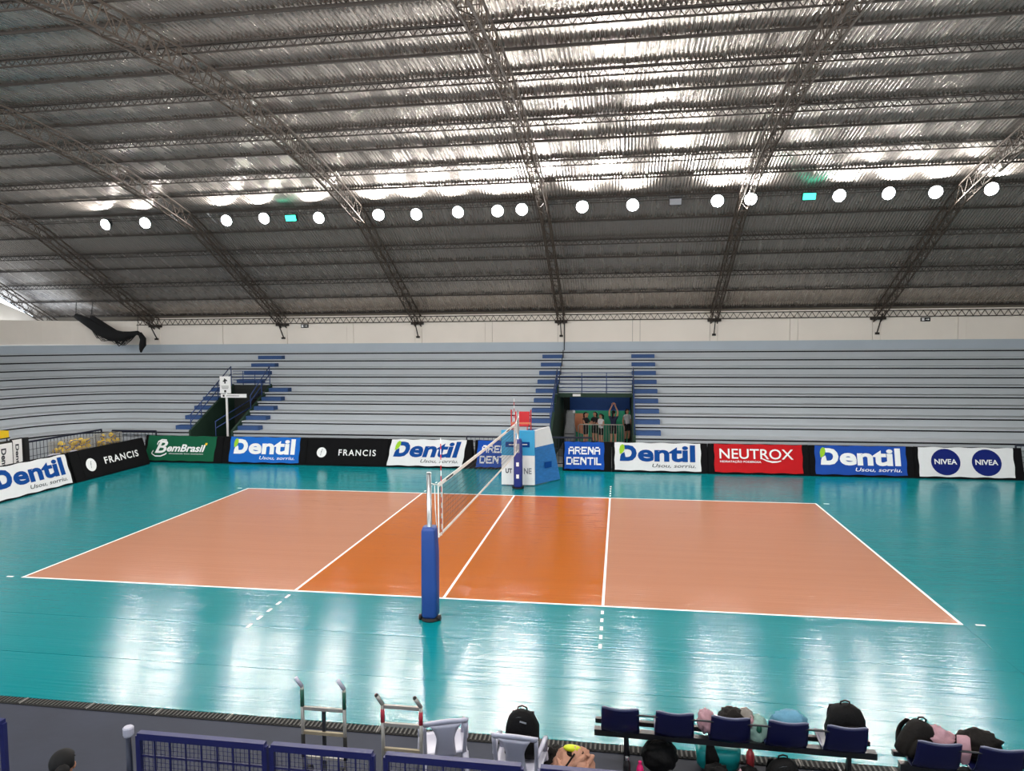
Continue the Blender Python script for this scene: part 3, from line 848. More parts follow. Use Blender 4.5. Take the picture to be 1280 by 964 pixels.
for s in (-1, 1):
    MB().box((0, s * 4.5, 1.74), (.016, .05, 1.0)).build('side_band', 'rope_white', net)
    MB().box((0, s * NY, 1.74), (.016, .03, 1.0)).build('edge_band', 'rope_white', net)
    a = MB().tube([(.0, s * 4.54, 1.22), (.0, s * 4.54, 3.05)], .008, 8).build('antenna', 'ink_white', net)
    mb = MB()
    for k in range(9): mb.tube([(0, s * 4.54, 1.24 + .2 * k), (0, s * 4.54, 1.34 + .2 * k)], .0095, 8)
    mb.build('antenna_stripes', 'red_paint', a)
    for z0, z1 in ((2.21, 2.4), (1.26, 1.3)): MB().bar((0, s * NY, z0), (0, s * 5.46, z1), .009, 6).build('rope', 'rope_white', net)
    MB().tube([(0, s * 5.0, 2.28), (.015, s * 5.02, 1.8), (.0, s * 4.9, 1.5)], .008, 6).build('rope', 'rope_white', net)
for k, (y0_, t_) in enumerate(((-3.9, 'a'), (3.3, 'b'))):
    MB().box((-.008, y0_, 2.2), (.004, .55, .035)).box((.008, y0_, 2.2), (.004, .55, .035)).build('band_marking', 'ink_grey', net)

# ------------------------------------------------------------------ referee stand
t = thing('referee_stand', 'referee stand with blue and white padded panels and red chair', 'stand', (-.1, 6.0, 0))
p = MB().span((-.56, -.02, .03), (.56, .1, 1.02)).build('front_pad_lower', 'ink_white', t)
vs, fs = text_mesh('UT', (.22, .16), (-.42, .42), bold=.03); mb = MB(); mb.add([(u, -.026, v) for u, v in vs], fs); mb.build('lettering', 'ink_grey', p)
vs, fs = text_mesh('NE', (.26, .2), (.2, .4), bold=.03); mb = MB(); mb.add([(u, -.026, v) for u, v in vs], fs); mb.build('lettering', 'ink_palegrey', p)
p = MB().span((-.56, -.02, 1.02), (.56, .1, 1.86)).build('front_pad_upper', 'pad_sky', t)
MB().span((-.42, -.028, 1.3), (.4, -.02, 1.48)).build('emblem_panel', 'ink_blue', p)
MB().span((-.3, -.034, 1.37), (-.06, -.028, 1.4)).span((.08, -.034, 1.38), (.32, -.028, 1.41)).build('emblem_print', 'ink_white', p)
def quad(pts, th, name, m, par):
    a, b_, c = Vector(pts[0]), Vector(pts[1]), Vector(pts[2]); n = (b_ - a).cross(c - a).normalized() * th
    mb = MB(); N = len(pts); vs = [Vector(q) for q in pts] + [Vector(q) - n for q in pts]
    mb.add(vs, [tuple(range(N)), tuple(range(2 * N - 1, N - 1, -1))] + [(i, N + i, N + (i + 1) % N, (i + 1) % N) for i in range(N)])
    return mb.build(name, m, par)
# side pad flares outward towards its rear foot
sp = quad([(.57, .1, .03), (1.32, 1.15, .03), (1.1, 1.0, 1.3), (.57, .1, 1.28)], .08, 'side_pad_lower', 'pad_sea', t)
mb = MB().box((.95, .62, .62), (.34, .02, .2), (0, 0, .95)); mb.build('emblem_panel', 'ink_blue', sp)
quad([(.57, .1, 1.28), (1.1, 1.0, 1.3), (.98, .85, 1.9), (.57, .1, 1.86)], .08, 'side_pad_upper', 'white_vinyl', t)
for x in (-.4, .4):
    for y in (.25, 1.0): MB().bar((x, y, 0), (x * .85, .3 + .5 * (y > .5), 1.5), .03, 8).build('leg', 'red_paint', t)
MB().span((-.45, .2, 1.5), (.45, .95, 1.55)).build('platform', 'lamp_housing', t)
for k in range(4): MB().bar((-.34, 1.05 - .05 * k, .3 + .32 * k), (.34, 1.05 - .05 * k, .3 + .32 * k), .02, 6).build('rung', 'red_paint', t)
for x in (-.34, .34): MB().tube([(x, .8, 1.5), (x, .8, 2.48)], .022, 8).build('upright', 'red_paint', t)
MB().span((-.2, .74, 2.02), (.3, .8, 2.42)).build('chair_back', 'red_paint', t)
MB().span((-.28, .4, 1.95), (.3, .8, 2.0)).build('chair_seat', 'red_paint', t)
MB().span((-.34, .72, 1.98), (.34, .76, 2.05)).build('cross_bar', 'mural_orange', t)
for x in (-.24, .26):
    MB().bar((x, .45, 1.55), (x, .45, 1.95), .018, 6).build('seat_leg', 'red_paint', t)

# ------------------------------------------------------------------ black net bundle hanging at the left corner
t = thing('hanging_net', 'black bundled net sagging from the roof in the left corner', 'net', (-21.4, 16.0, 5.4))
o0 = Vector((-21.4, 16.0, 5.4))
def W_(pts): return [Vector(p) - o0 for p in pts]
main = [(-24.95, 16, 6.34), (-24.2, 16, 5.98), (-23.5, 16.02, 5.58), (-22.9, 16, 5.3), (-22.3, 16, 5.24), (-21.8, 16, 5.36), (-21.42, 16, 5.42), (-21.2, 16, 5.28)]
MB().tube(W_(main), [.13, .25, .31, .32, .27, .14, .11, .1], 14).build('bundle', 'net_black', t, smooth=True)
MB().tube(W_([(-24.1, 16.05, 6.28), (-23.7, 16.05, 6.0), (-23.2, 16.05, 5.65), (-22.6, 16, 5.4)]), [.1, .16, .2, .14], 12).build('bundle', 'net_black', t, smooth=True)
MB().tube(W_([(-21.3, 16, 5.4), (-21.12, 16, 5.1), (-21.16, 16, 4.8), (-21.26, 16, 4.55), (-21.27, 16, 4.4)]), [.1, .15, .17, .09, .04], 12).build('tail', 'net_black', t, smooth=True)
mb = MB(); rnd = random.Random(5)
for k in range(46):
    a = rnd.uniform(0, .6); q0 = Vector(main[1 + int(a * 5)]); q1 = Vector(main[min(7, 3 + int(a * 5) + rnd.randint(0, 1))])
    dz = rnd.uniform(.25, .62); off = Vector((0, rnd.uniform(-.15, .15), -.1))
    mid = (q0 + q1) / 2 + Vector((rnd.uniform(-.3, .1), off.y, -dz))
    mb.tube(W_([q0 + off * .5, (q0 + mid) / 2 - Vector((0, 0, .08)), mid, (q1 + mid) / 2 - Vector((0, 0, .06)), q1 + off * .5]), .016, 4)
o = mb.build('loose_cords', 'net_black', t); o['kind'] = 'stuff'
mb = MB(); mb.bar(Vector(main[0]) - o0, Vector((-24.97, 16.1, zs(16.1) - .1)) - o0, .02); mb.bar(Vector((-24.1, 16.05, 6.28)) - o0, Vector((-24.05, 16.15, zs(16.1) - .1)) - o0, .02); mb.bar(Vector((-21.42, 16, 5.45)) - o0, Vector((-21.44, 16.1, zb(16.1))) - o0, .012)
mb.build('tie_rope', 'net_black', t)

# ------------------------------------------------------------------ things in the middle doorway
t = thing('mural_panel', 'painted court mural of blue, green and orange on the passage back wall', 'mural', (CP[0], 16.78, 0))
w = CP[1] - CP[0]
MB().span((.3, -.03, .0), (w - .05, 0, 1.5)).build('green_field', 'mural_green', t)
MB().span((.3, -.035, 1.5), (w - .05, 0, 2.45)).build('blue_field', 'mural_blue', t)
quad([(.4, -.05, .55), (.95, -.05, .35), (1.2, -.05, 1.36), (.4, -.05, 1.36)], .015, 'orange_field', 'mural_orange', t)
t = thing('passage_fill_lamp', 'added fill tube lamp hidden behind the lintel on the passage ceiling', 'lamp', (2.2, 14.9, 2.5))  # hidden lamp added to brighten the passage
MB().span((-.6, -.06, -.05), (.6, .06, 0)).build('tray', 'ink_white', t)
MB().tube([(-.58, 0, -.07), (.58, 0, -.07)], .018, 8).build('tube', 'fill_tube', t)
t = thing('covered_stack', 'grey covered stack standing inside the middle doorway, left side', 'stack', (1.0, 14.9, 0))
MB().loft([(0, 0, 0, .24, .26, 4), (0, 0, .5, .26, .27, 4), (0, 0, .75, .25, .26, 4), (.02, 0, 1.1, .2, .22, 4), (.04, 0, 1.5, .2, .2, 4), (.05, 0, 1.68, .17, .18, 4)], 20, wob=.07, seed=4).build('cover', 'grey_cover', t, smooth=True)
MB().span((-.22, -.28, .62), (.22, -.24, .66)).build('strap', 'rail_dark', t)
MB().ell((.16, -.1, 1.62), (.1, .1, .08), amp=.3).build('cloth_top', 'shirt_white', t, smooth=True)
def crowd_barrier(label, x0, x1, y, h=1.12, m='wire_grey', n=18, z0=0):
    t = thing('crowd_barrier', label, 'barrier', ((x0 + x1) / 2, y, z0)); w = (x1 - x0) / 2
    MB().tube([(-w, 0, .12), (-w, 0, h - .06), (-w + .06, 0, h), (w - .06, 0, h), (w, 0, h - .06), (w, 0, .12)], .02, 8).build('frame', m, t, smooth=True)
    MB().bar((-w, 0, .16), (w, 0, .16), .015, 6).build('bottom_rail', m, t)
    for k in range(1, n):
        x = -w + 2 * w * k / n; MB().bar((x, 0, .16), (x, 0, h), .008, 4).build('bar', m, t)
    for s in (-1, 1): MB().tube([(s * (w - .1), -.25, .015), (s * (w - .1), 0, .14), (s * (w - .1), .25, .015)], .016, 6).build('foot', m, t)
    return t
crowd_barrier('grey steel crowd barrier in front of the people in the doorway', 1.45, 3.45, 13.9, 1.16)

# ------------------------------------------------------------------ people
def person(label, loc, rz, H, pose, shirt, shorts, hair='pony', skin='skin', look=0.0, socks=True):
    t = thing('person', label, 'person', loc, rz); k = H / 1.7
    J = dict(pel=(0, 0, .96), bel=(0, .0, 1.1), che=(0, .01, 1.29), nb=(0, .015, 1.42), nk=(0, -.005, 1.475), hd=(0, -.02, 1.555), cr=(0, -.01, 1.635))
    Rd = dict(pel=.125, bel=.105, che=.12, nb=.062, nk=.048, hd=.082, cr=.07)
    E_ = [('pel', 'bel'), ('bel', 'che'), ('che', 'nb'), ('nb', 'nk'), ('nk', 'hd'), ('hd', 'cr')]
    for s, n in ((-1, 'l'), (1, 'r')):
        arm = {'up': [(.19, -.02, 1.62), (.09, -.02, 1.84), (.045, -.03, 1.93)], 'down': [(.225, .03, 1.12), (.235, -.04, .9), (.235, -.07, .81)],
               'fold': [(.24, .0, 1.13), (.08, -.2, 1.17), (-.0, -.22, 1.19)], 'lean': [(.23, -.1, 1.15), (.16, -.3, 1.16), (.13, -.38, 1.19)]}[pose]
        J.update({n + 'sh': (s * .165, .01, 1.375), n + 'el': (s * arm[0][0],) + arm[0][1:], n + 'wr': (s * arm[1][0],) + arm[1][1:], n + 'ha': (s * arm[2][0],) + arm[2][1:],
                  n + 'hi': (s * .085, 0, .88), n + 'kn': (s * .095, -.015, .5), n + 'ca': (s * .095, .015, .34), n + 'an': (s * .095, .02, .085), n + 'to': (s * .105, -.13, .035)})
        Rd.update({n + 'sh': .058, n + 'el': .04, n + 'wr': .027, n + 'ha': .034, n + 'hi': .085, n + 'kn': .053, n + 'ca': .055, n + 'an': .036, n + 'to': .032})
        E_ += [('che', n + 'sh'), (n + 'sh', n + 'el'), (n + 'el', n + 'wr'), (n + 'wr', n + 'ha'), ('pel', n + 'hi'), (n + 'hi', n + 'kn'), (n + 'kn', n + 'ca'), (n + 'ca', n + 'an'), (n + 'an', n + 'to')]
    names = list(J); ix = {n: i for i, n in enumerate(names)}
    me = bpy.data.meshes.new('sk'); me.from_pydata([Vector(J[n]) * k for n in names], [(ix[a], ix[c]) for a, c in E_], [])
    ob = bpy.data.objects.new('sk', me); COL.objects.link(ob)
    sk = ob.modifiers.new('s', 'SKIN'); sk.use_smooth_shade = True
    for n in names:
        d = me.skin_vertices[0].data[ix[n]]; d.radius = (Rd[n] * k, Rd[n] * k); d.use_root = n == 'pel'
    ob.modifiers.new('u', 'SUBSURF').levels = 2
    dg = bpy.context.evaluated_depsgraph_get(); bm_ = bpy.data.meshes.new_from_object(ob.evaluated_get(dg))
    mb = MB(); mb.add([v.co.copy() for v in bm_.vertices], [tuple(p.vertices) for p in bm_.polygons])
    bpy.data.objects.remove(ob); bpy.data.meshes.remove(bm_)
    # five fingers on each hand
    for s, n in ((-1, 'l'), (1, 'r')):
        h = Vector(J[n + 'ha']) * k; d = (h - Vector(J[n + 'wr']) * k).normalized(); sd = d.cross(Vector((0, 1, 0))); sd = sd.normalized() if sd.length > .1 else Vector((1, 0, 0)); pn = sd.cross(d)
        for q, (o_, L_) in enumerate(((-.027, .06), (-.009, .075), (.009, .08), (.027, .07))):
            a = h + sd * o_ * k + d * .01 * k
            mb.tube([a, a + d * L_ * .5 * k, a + d * L_ * .85 * k + pn * .012 * k, a + d * L_ * k + pn * .028 * k], [.009 * k, .0085 * k, .008 * k, .006 * k], 6)
        a = h - d * .025 * k - sd * .03 * k * s
        mb.tube([a, a + (d * .6 - sd * s * .8) * .03 * k, a + (d - sd * s * .6) * .05 * k + pn * .015 * k], [.011 * k, .0095 * k, .007 * k], 6)
    # face
    c = Vector(J['hd']) * k
    mb.ell(c + Vector((0, -.088, -.005)) * k, (.011 * k, .018 * k, .022 * k), 8, 6)
    for s in (-1, 1): mb.ell(c + Vector((s * .08, .01, 0)) * k, (.012 * k, .02 * k, .03 * k), 8, 6)
    e0 = len(mb.f)
    for s in (-1, 1): mb.ell(c + Vector((s * .03, -.079, .022)) * k, (.012 * k, .008 * k, .008 * k), 8, 6)
    m0 = len(mb.f); mb.ell(c + Vector((0, -.075, -.045)) * k, (.024 * k, .01 * k, .007 * k), 8, 6)
    me = mb.mesh('body')
    for x in ('skin', shirt, shorts, 'sock_black', 'shoe', 'eye_dark', 'lip'): me.materials.append(M[x])
    el = Vector(J['lel']).z
    for i, p in enumerate(me.polygons):
        p.use_smooth = True
        if i >= m0: p.material_index = 6; continue
        if i >= e0: p.material_index = 5; continue
        q = p.center / k; z = q.z
        if z < .075: mi = 4
        elif z < .3 and socks: mi = 3
        elif z < .66: mi = 0
        elif z < 1.0 and abs(q.x) < .2 and q.y > -.14: mi = 2
        elif z < 1.43 and abs(q.x) < .215 and (abs(q.x) < .17 or z > 1.2) and q.y > -.15: mi = 1
        else: mi = 0
        if pose == 'up' and z > 1.43: mi = 0
        p.material_index = mi
    me.update(); b_ = link('body', me, t)
    hc = c + Vector((0, .018, .028)) * k
    mb = MB()
    def HF(u, v):
        a = 2 * PI * u; f = v * 1.9
        d = Vector((math.sin(f) * math.cos(a), math.sin(f) * math.sin(a), math.cos(f)))
        lim = 1.0
        if d.y < -.2 and f > 1.05: d = Vector((math.sin(1.05) * math.cos(a), math.sin(1.05) * math.sin(a), math.cos(1.05)))
        return hc + Vector((d.x * .093, d.y * .1, d.z * .095)) * k
    mb.grid(HF, 24, 10)
    if hair == 'pony': mb.tube([hc + Vector((0, .09, .02)) * k, hc + Vector((0, .14, -.02)) * k, hc + Vector((0, .13, -.14)) * k, hc + Vector((0, .11, -.26)) * k], [.03 * k, .04 * k, .035 * k, .01 * k], 10)
    elif hair == 'long': mb.loft([(hc.x, hc.y + .05 * k, hc.z - .26 * k, .06 * k, .03 * k, 2.5), (hc.x, hc.y + .05 * k, hc.z - .1 * k, .09 * k, .05 * k, 2.5), (hc.x, hc.y + .03 * k, hc.z + .02 * k, .092 * k, .08 * k, 2.5)], 16)
    elif hair == 'bun': mb.ell(hc + Vector((-.05, .09, -.02)) * k, (.05 * k, .05 * k, .048 * k), 12, 8, amp=.12)
    mb.build('hair', 'hair', t, smooth=True)
    return t
person('girl with long dark hair and black kit leaning left of the pair in the doorway', (1.74, 14.45, 0), R(60), 1.68, 'lean', 'shirt_black', 'shorts_black', 'long')
person('girl in dark top with folded arms, rear one of the pair in the doorway', (2.14, 14.9, 0), R(-40), 1.66, 'fold', 'shirt_black', 'shorts_black', 'pony')
person('girl in white and navy top, front one of the pair in the doorway', (2.42, 14.45, 0), R(-55), 1.62, 'fold', 'shirt_white', 'shorts_black', 'pony')
person('girl in navy kit raising both arms over her head in the doorway', (2.98, 14.5, 0), R(165), 1.76, 'up', 'shirt_navy', 'shorts_black', 'pony')
person('person in white shirt half hidden at the right side of the doorway', (3.6, 15.7, 0), R(40), 1.72, 'down', 'shirt_white', 'shorts_black', 'long')
person('person with dark bun seen from behind at the bottom left corner', (-.98, -12.42, 0), PI + R(10), 1.7, 'down', 'shirt_black', 'shorts_black', 'bun')

# ------------------------------------------------------------------ fences behind the boards
def mesh_fence(label, p, q, h=1.1, m='fence_navy', cols=9, wire=True, rowz=(.38, .74), cap=False, step_=.05):
    p, q = Vector(p), Vector(q); L = (q - p).length; ang = math.atan2(q.y - p.y, q.x - p.x)
    t = thing('mesh_fence', label, 'fence', p, ang)
    r = .028
    MB().bar((0, 0, h), (L, 0, h), r * 1.6).build('top_rail', m, t); MB().bar((0, 0, .1), (L, 0, .1), r).build('bottom_rail', m, t)
    for x in (0, L): MB().bar((x, 0, 0), (x, 0, h), r * 1.15).build('upright', m, t)
    for k in range(1, cols): MB().bar((L * k / cols, 0, .1), (L * k / cols, 0, h), .009).build('bar', m, t)
    for z in rowz: MB().bar((0, 0, z), (L, 0, z), .011).build('cross_bar', m, t)
    if wire:
        mb = MB(); n = int(L / step_)
        for k in range(1, n): mb.bar((L * k / n, .012, .1), (L * k / n, .012, h), .0028, caps=False)
        for k in range(1, int(h / step_)): mb.bar((0, .012, .1 + k * step_), (L, .012, .1 + k * step_), .0028, caps=False)
        o = mb.build('wire_mesh', m, t); o['kind'] = 'stuff'
    return t
mesh_fence('dark mesh fence panel in the far left corner beside the green board', (-18.2, 9.85, 0), (-16.15, 9.85, 0), 1.15, cols=12, rowz=(.4, .65, .9), wire=False)
mesh_fence('dark mesh fence panel behind the left half of the referee stand', (-2.7, 9.85, 0), (-.3, 9.85, 0), 1.1, cols=14, rowz=(.3, .5, .7, .9), wire=False)
mesh_fence('dark mesh fence panel right of the referee stand before the doorway', (-.1, 9.85, 0), (2.2, 9.85, 0), 1.12, cols=20, rowz=(.4, .7), wire=False)
mesh_fence('dark mesh fence panel past the board with navy discs', (16.9, 9.6, 0), (19.2, 9.6, 0), 1.1, cols=14, rowz=(.3, .5, .7, .9), wire=False)
mesh_fence('dark blue mesh fence behind the ball carts on the left', (-18.6, 5.3, 0), (-18.6, 9.7, 0), 1.2, cols=26, rowz=(.4, .65, .9), wire=False)

# ball carts
ballmb = MB(); ballmb.ell((0, 0, 0), (.105, .105, .105), 14, 10)
bme = ballmb.mesh('volleyball'); bme.materials.append(M['ball_yellow']); bme.materials.append(M['ball_blue'])
for p in bme.polygons:
    p.use_smooth = True; c = p.center.normalized(); p.material_index = 1 if (abs(c.x * .8 + c.y * .6) < .2) else 0
def ball_cart(label, x, y, L, wd, grp, lab):
    t = thing('ball_cart', label, 'cart', (x, y, 0)); h = 1.2; z0 = .55
    for sx in (-1, 1):
        for sy in (-1, 1):
            MB().bar((sx * wd / 2, sy * L / 2, .1), (sx * wd / 2, sy * L / 2, h), .016, 6).build('corner_post', 'wire_grey', t)
            MB().tube([(sx * wd / 2 - .012, sy * L / 2, .055), (sx * wd / 2 + .012, sy * L / 2, .055)], .055, 12).build('wheel', 'rubber', t)
    for z in (h, .85, z0):
        MB().tube([(-wd / 2, -L / 2, z), (wd / 2, -L / 2, z), (wd / 2, L / 2, z), (-wd / 2, L / 2, z)], .011, 6, closed=True).build('rim', 'wire_grey', t)
    MB().span((-wd / 2, -L / 2, z0 - .02), (wd / 2, L / 2, z0)).build('basket_floor', 'wire_grey', t)
    mb = MB(); n = int(L / .065)
    for k in range(1, n):
        for sx in (-1, 1): mb.bar((sx * wd / 2, -L / 2 + L * k / n, z0), (sx * wd / 2, -L / 2 + L * k / n, h), .0075, caps=False)
    for k in range(1, int(wd / .065)):
        for sy in (-1, 1): mb.bar((-wd / 2 + .065 * k, sy * L / 2, z0), (-wd / 2 + .065 * k, sy * L / 2, h), .0075, caps=False)
    o = mb.build('cage_wires', 'wire_grey', t); o['kind'] = 'stuff'
    idx = 0; ny = int((L - .04) / .225); nx = max(1, int((wd - .03) / .225))
    for lay in range(3):
        for a in range(nx):
            for c in range(ny):
                if lay == 2 and random.random() < .35: continue
                yy = y - L / 2 + (c + .5) * L / ny + random.uniform(-.01, .01) * (lay > 0); xx = x - wd / 2 + (a + .5) * wd / nx
                o = link('volleyball', bme, None, (xx, yy, z0 + .105 + .212 * lay)); o.rotation_euler = (random.random() * 6, random.random() * 6, 0)
                tag(o, lab, 'ball', grp)
ball_cart('wire ball cart full of yellow balls, nearer the left black board', -17.42, 6.7, 1.5, .62, 'volleyballs in the nearer wire cart', 'yellow and blue volleyball in the larger wire cart on the left')
ball_cart('smaller wire ball cart close to the corner fence', -17.42, 8.6, .95, .5, 'volleyballs in the corner wire cart', 'yellow and blue volleyball in the smaller wire cart near the corner')

# white sign panels and yellow box at the left edge
def sign_panel(label, y0, y1, z0, z1, x):
    t = thing('lettered_board', label, 'sign', (x, (y0 + y1) / 2, 0)); w = (y1 - y0) / 2
    MB().span((-.03, -w, z0), (.03, w, z1)).build('frame', 'sign_black', t)
    p = MB().span((.03, -w + .04, z0 + .04), (.04, w - .04, z1 - .04)).build('face', 'ink_white', t)
    for s in (-1, 1): MB().bar((0, s * (w - .03), 0), (0, s * (w - .03), z0), .02).build('leg', 'sign_black', t)
    vs, fs = text_mesh('Dentil', ((z1 - z0) * .66, .2 if w > .3 else .14), (0, 0), bold=.03)
    mb = MB(); mb.add([(.044, -.08 + v, z1 - .2 - u) for u, v in vs], [tuple(reversed(f)) for f in fs]); mb.build('lettering', 'ink_grey', p)
    return t
sign_panel('white panel with sideways lettering at the left edge, wider one', 3.2, 4.02, .35, 1.52, -17.4)
sign_panel('white panel with sideways lettering at the left edge, narrower one by the dark post', 4.06, 4.52, .35, 1.58, -17.5)
t = thing('sign_stand', 'dark upright post beside the white sideways-lettered panels', 'post', (-17.5, 4.66, 0))
MB().span((-.07, -.08, 0), (.07, .08, 1.56)).build('column', 'sign_black', t); MB().span((-.2, -.2, 0), (.2, .2, .03)).build('foot', 'sign_black', t)
t = thing('storage_box', 'yellow box on a dark table behind the sideways-lettered panels', 'box', (-18.0, 3.75, 0))
MB().span((-.25, -.6, 1.62), (.25, .52, 1.85)).build('box_body', 'ink_yellow', t)
for sx in (-1, 1):
    for sy in (-1, 1): MB().bar((sx * .22, sy * .46, 0), (sx * .22, sy * .46, 1.6), .02).build('leg', 'rail_dark', t)
MB().span((-.27, -.62, 1.58), (.27, .54, 1.62)).build('table_top', 'rail_dark', t)

# ------------------------------------------------------------------ white plastic chairs
def plastic_chair(label, loc, rz):
    t = thing('plastic_chair', label, 'chair', loc, rz, None)
    t.scale = (1.1, 1.03, 1.0)
    MB().shell(lambda u, v: ((u - .5) * (.44 + .04 * v), -.2 + .42 * v, .42 - .02 * math.sin(PI * u) * math.sin(PI * v) + (.015 * v)), 10, 10, .014).build('seat', 'plastic_white', t, smooth=True)
    bk = bpy.data.objects.new('backrest', None)
    mb = MB()
    def by(z): return -.2 - .1 * (z - .42) / .45
    def arc(u): return -.035 * (1 - (2 * u - 1) ** 2)
    mb.shell(lambda u, v: ((u - .5) * (.41 + .03 * v), by(.79) + arc(u) - .01 * v, .79 + .03 * math.sin(PI * u) + .05 * v), 12, 2, .022)
    def spl(u, v):
        z = .41 + .4 * v; hw = .08 + .07 * max(0, (v - .55) / .45) ** 1.6 + .03 * (1 - v) ** 2
        return ((u - .5) * 2 * hw, by(z) + arc(.5 + (u - .5) * hw * 4), z)
    mb.shell(spl, 6, 10, .012)
    for s in (-1, 1): mb.shell(lambda u, v, s=s: (s * (.188 + .012 * v + (u - .5) * .035), by(.41 + .39 * v), .41 + .39 * v), 2, 6, .025)
    mb.build('backrest', 'plastic_white', t, smooth=True)
    for s in (-1, 1):
        MB().tube([(s * .215, .16, .42), (s * .225, .14, .6), (s * .228, .05, .635), (s * .222, -.1, .635), (s * .2, -.25, .61)], [.022, .022, .024, .024, .02], 8).build('armrest', 'plastic_white', t, smooth=True)
        MB().tube([(s * .205, .19, .42), (s * .235, .25, 0)], [.03, .022], 8).build('leg', 'plastic_white', t, smooth=True)
        MB().tube([(s * .2, -.19, .42), (s * .225, -.29, 0)], [.03, .022], 8).build('leg', 'plastic_white', t, smooth=True)
    return t
plastic_chair('empty white plastic armchair beside the red-taped trolley', (1.37, -9.84, 0), R(20))
plastic_chair('white plastic armchair carrying a black backpack', (2.25, -10.0, 0), R(-3))
plastic_chair('white plastic armchair behind the left boards, nearer the lettered panels', (-16.75, 5.35, .0), R(-100))
plastic_chair('white plastic armchair between the left boards and ball cart', (-16.65, 6.25, 0), R(-80))

# ------------------------------------------------------------------ trolleys
def trolley(label, loc, kind):
    t = thing('hand_trolley', label, 'trolley', loc)
    w = .48 if kind == 1 else .41; top = 1.09 if kind == 1 else 1.05
    for s in (0, 1):
        x = s * w
        u = MB().tube([(x, 0, .06), (x, 0, top)], .02, 8).build('upright', 'tube_grey', t, smooth=True)
        MB().tube([(x, 0, top), (x - .045, -.045, top + .11)], .021, 8).build('grip', 'plastic_white' if kind == 1 else 'tube_grey', t, smooth=True)
        if kind == 2: MB().ell((x - .047, -.047, top + .115), (.021, .021, .021), 8, 6).build('grip_end', 'rubber', t)
        a, c = (.87, 1.06) if kind == 1 else (.86, 1.0)
        MB().tube([(x, 0, a), (x, 0, c)], .0225, 8).build('tape', 'tape_green' if kind == 1 else 'tape_red', u, smooth=True)
        if kind == 1: MB().tube([(x, 0, .3), (x, 0, .56)], .0225, 8).build('tape', 'rubber', u, smooth=True)
        MB().tube([(x + .03 - .06 * s, .0, .1), (x + .07 - .14 * s, .0, .1)], .1, 16).build('wheel', 'rubber', t, smooth=False)
    bars = [(.85, 'tube_grey'), (.58, 'wood_worn'), (.3, 'tube_grey')] if kind == 1 else [(1.03, 'tube_grey'), (.84, 'tube_grey'), (.57, 'wood_worn'), (.25, 'tube_grey')]
    for z, m in bars: MB().box((w / 2, 0, z), (w, .03, .035)).build('cross_bar', m, t)
    if kind == 1: MB().box((w / 2, .01, .48), (.035, .025, .76)).build('centre_bar', 'lamp_housing', t)
    MB().span((-.02, -.3, .02), (w + .02, 0, .035)).build('toe_plate', 'tube_grey', t)
    return t
trolley('hand trolley with green-taped uprights and pale grips behind the blue fence', (-.13, -10.1, 0), 1)
trolley('hand trolley with red-taped uprights beside the empty white chair', (.84, -10.27, 0), 2)

# ------------------------------------------------------------------ near blue fence panels
for k, (xa, xb, lab) in enumerate(((-4.3, -2.74, 'blue mesh fence end at the bottom left corner of the frame'), (-1.26, .03, 'blue mesh fence panel next to the white-capped post'),
                                   (.1, 1.07, 'narrow blue mesh fence panel in front of the trolleys'), (1.2, 2.43, 'blue mesh fence panel in front of the white chairs'), (2.6, 3.85, 'blue mesh fence panel in front of the peach bag'))):
    mesh_fence(lab, (xa, -11.2, 0), (xb, -11.2, 0), 1.08, 'fence_blue', cols=max(5, round((xb - xa) / .165)), rowz=(.3, .58, .88), step_=.042)
t = thing('fence_post', 'navy fence post with a round white cap', 'post', (-1.37, -11.2, 0))
MB().tube([(0, 0, 0), (0, 0, 1.1)], .03, 10).build('shaft', 'fence_navy', t, smooth=True)
MB().lathe([(.04, 1.06), (.05, 1.08), (.05, 1.14), (.04, 1.152)], n=14).build('cap', 'plastic_white', t)

# ------------------------------------------------------------------ benches
def bench(label, loc, rz, n, pitch=.582, dx=.02):
    t = thing('bench', label, 'bench', loc, rz); L = pitch * n
    MB().span((-.06, -.03, .37), (L + .0, .05, .44)).build('beam', 'beam_black', t); MB().span((-.06, .2, .39), (L, .25, .44)).build('beam', 'beam_black', t)
    MB().bar((0.1, -.2, .735), (L - .2, -.2, .735), .011, 6).build('back_rail', 'beam_black', t)
    for x in (.29, L - .27):
        MB().bar((x, .0, 0.0), (x, .0, .4), .024, 6).build('leg', 'beam_black', t); MB().bar((x, -.2, .015), (x, .4, .015), .022, 6).build('foot', 'beam_black', t)
        MB().bar((x + .03, .22, 0.02), (x + .01, .05, .38), .016, 6).build('brace', 'beam_black', t)
    prof = [(.3, .47), (.24, .465), (.1, .455), (-.02, .455), (-.1, .47), (-.15, .52), (-.19, .62), (-.215, .72), (-.235, .81)]
    for k in range(n):
        def sf(u, v, k=k):
            q = v * (len(prof) - 1); i = min(int(q), len(prof) - 2); f = q - i
            y = prof[i][0] * (1 - f) + prof[i + 1][0] * f; z = prof[i][1] * (1 - f) + prof[i + 1][1] * f
            e = (2 * u - 1); hw = .208 - .02 * max(0, (v - .6)) * 1.2
            rc = .02 * (e ** 8) * (v > .96)
            return (dx + pitch * k + .21 + e * hw, y + (.02 * e * e if v > .5 else 0), z + (.012 * e * e) - rc - .012 * (1 - e * e) * max(0, v - .8) * 5)
        s = MB().shell(sf, 12, 22, .016).build('seat', 'seat_navy', t, smooth=True)
        mb = MB(); mb.tube([Vector(sf(u / 12, 1.0)) + Vector((0, 0, .004)) for u in range(13)], .0085, 6); mb.build('seat_edge', 'seat_edge', s, smooth=True)
        MB().span((dx + pitch * k + .1, -.06, .43), (dx + pitch * k + .32, .1, .462)).build('seat_bracket', 'beam_black', t)
    return t
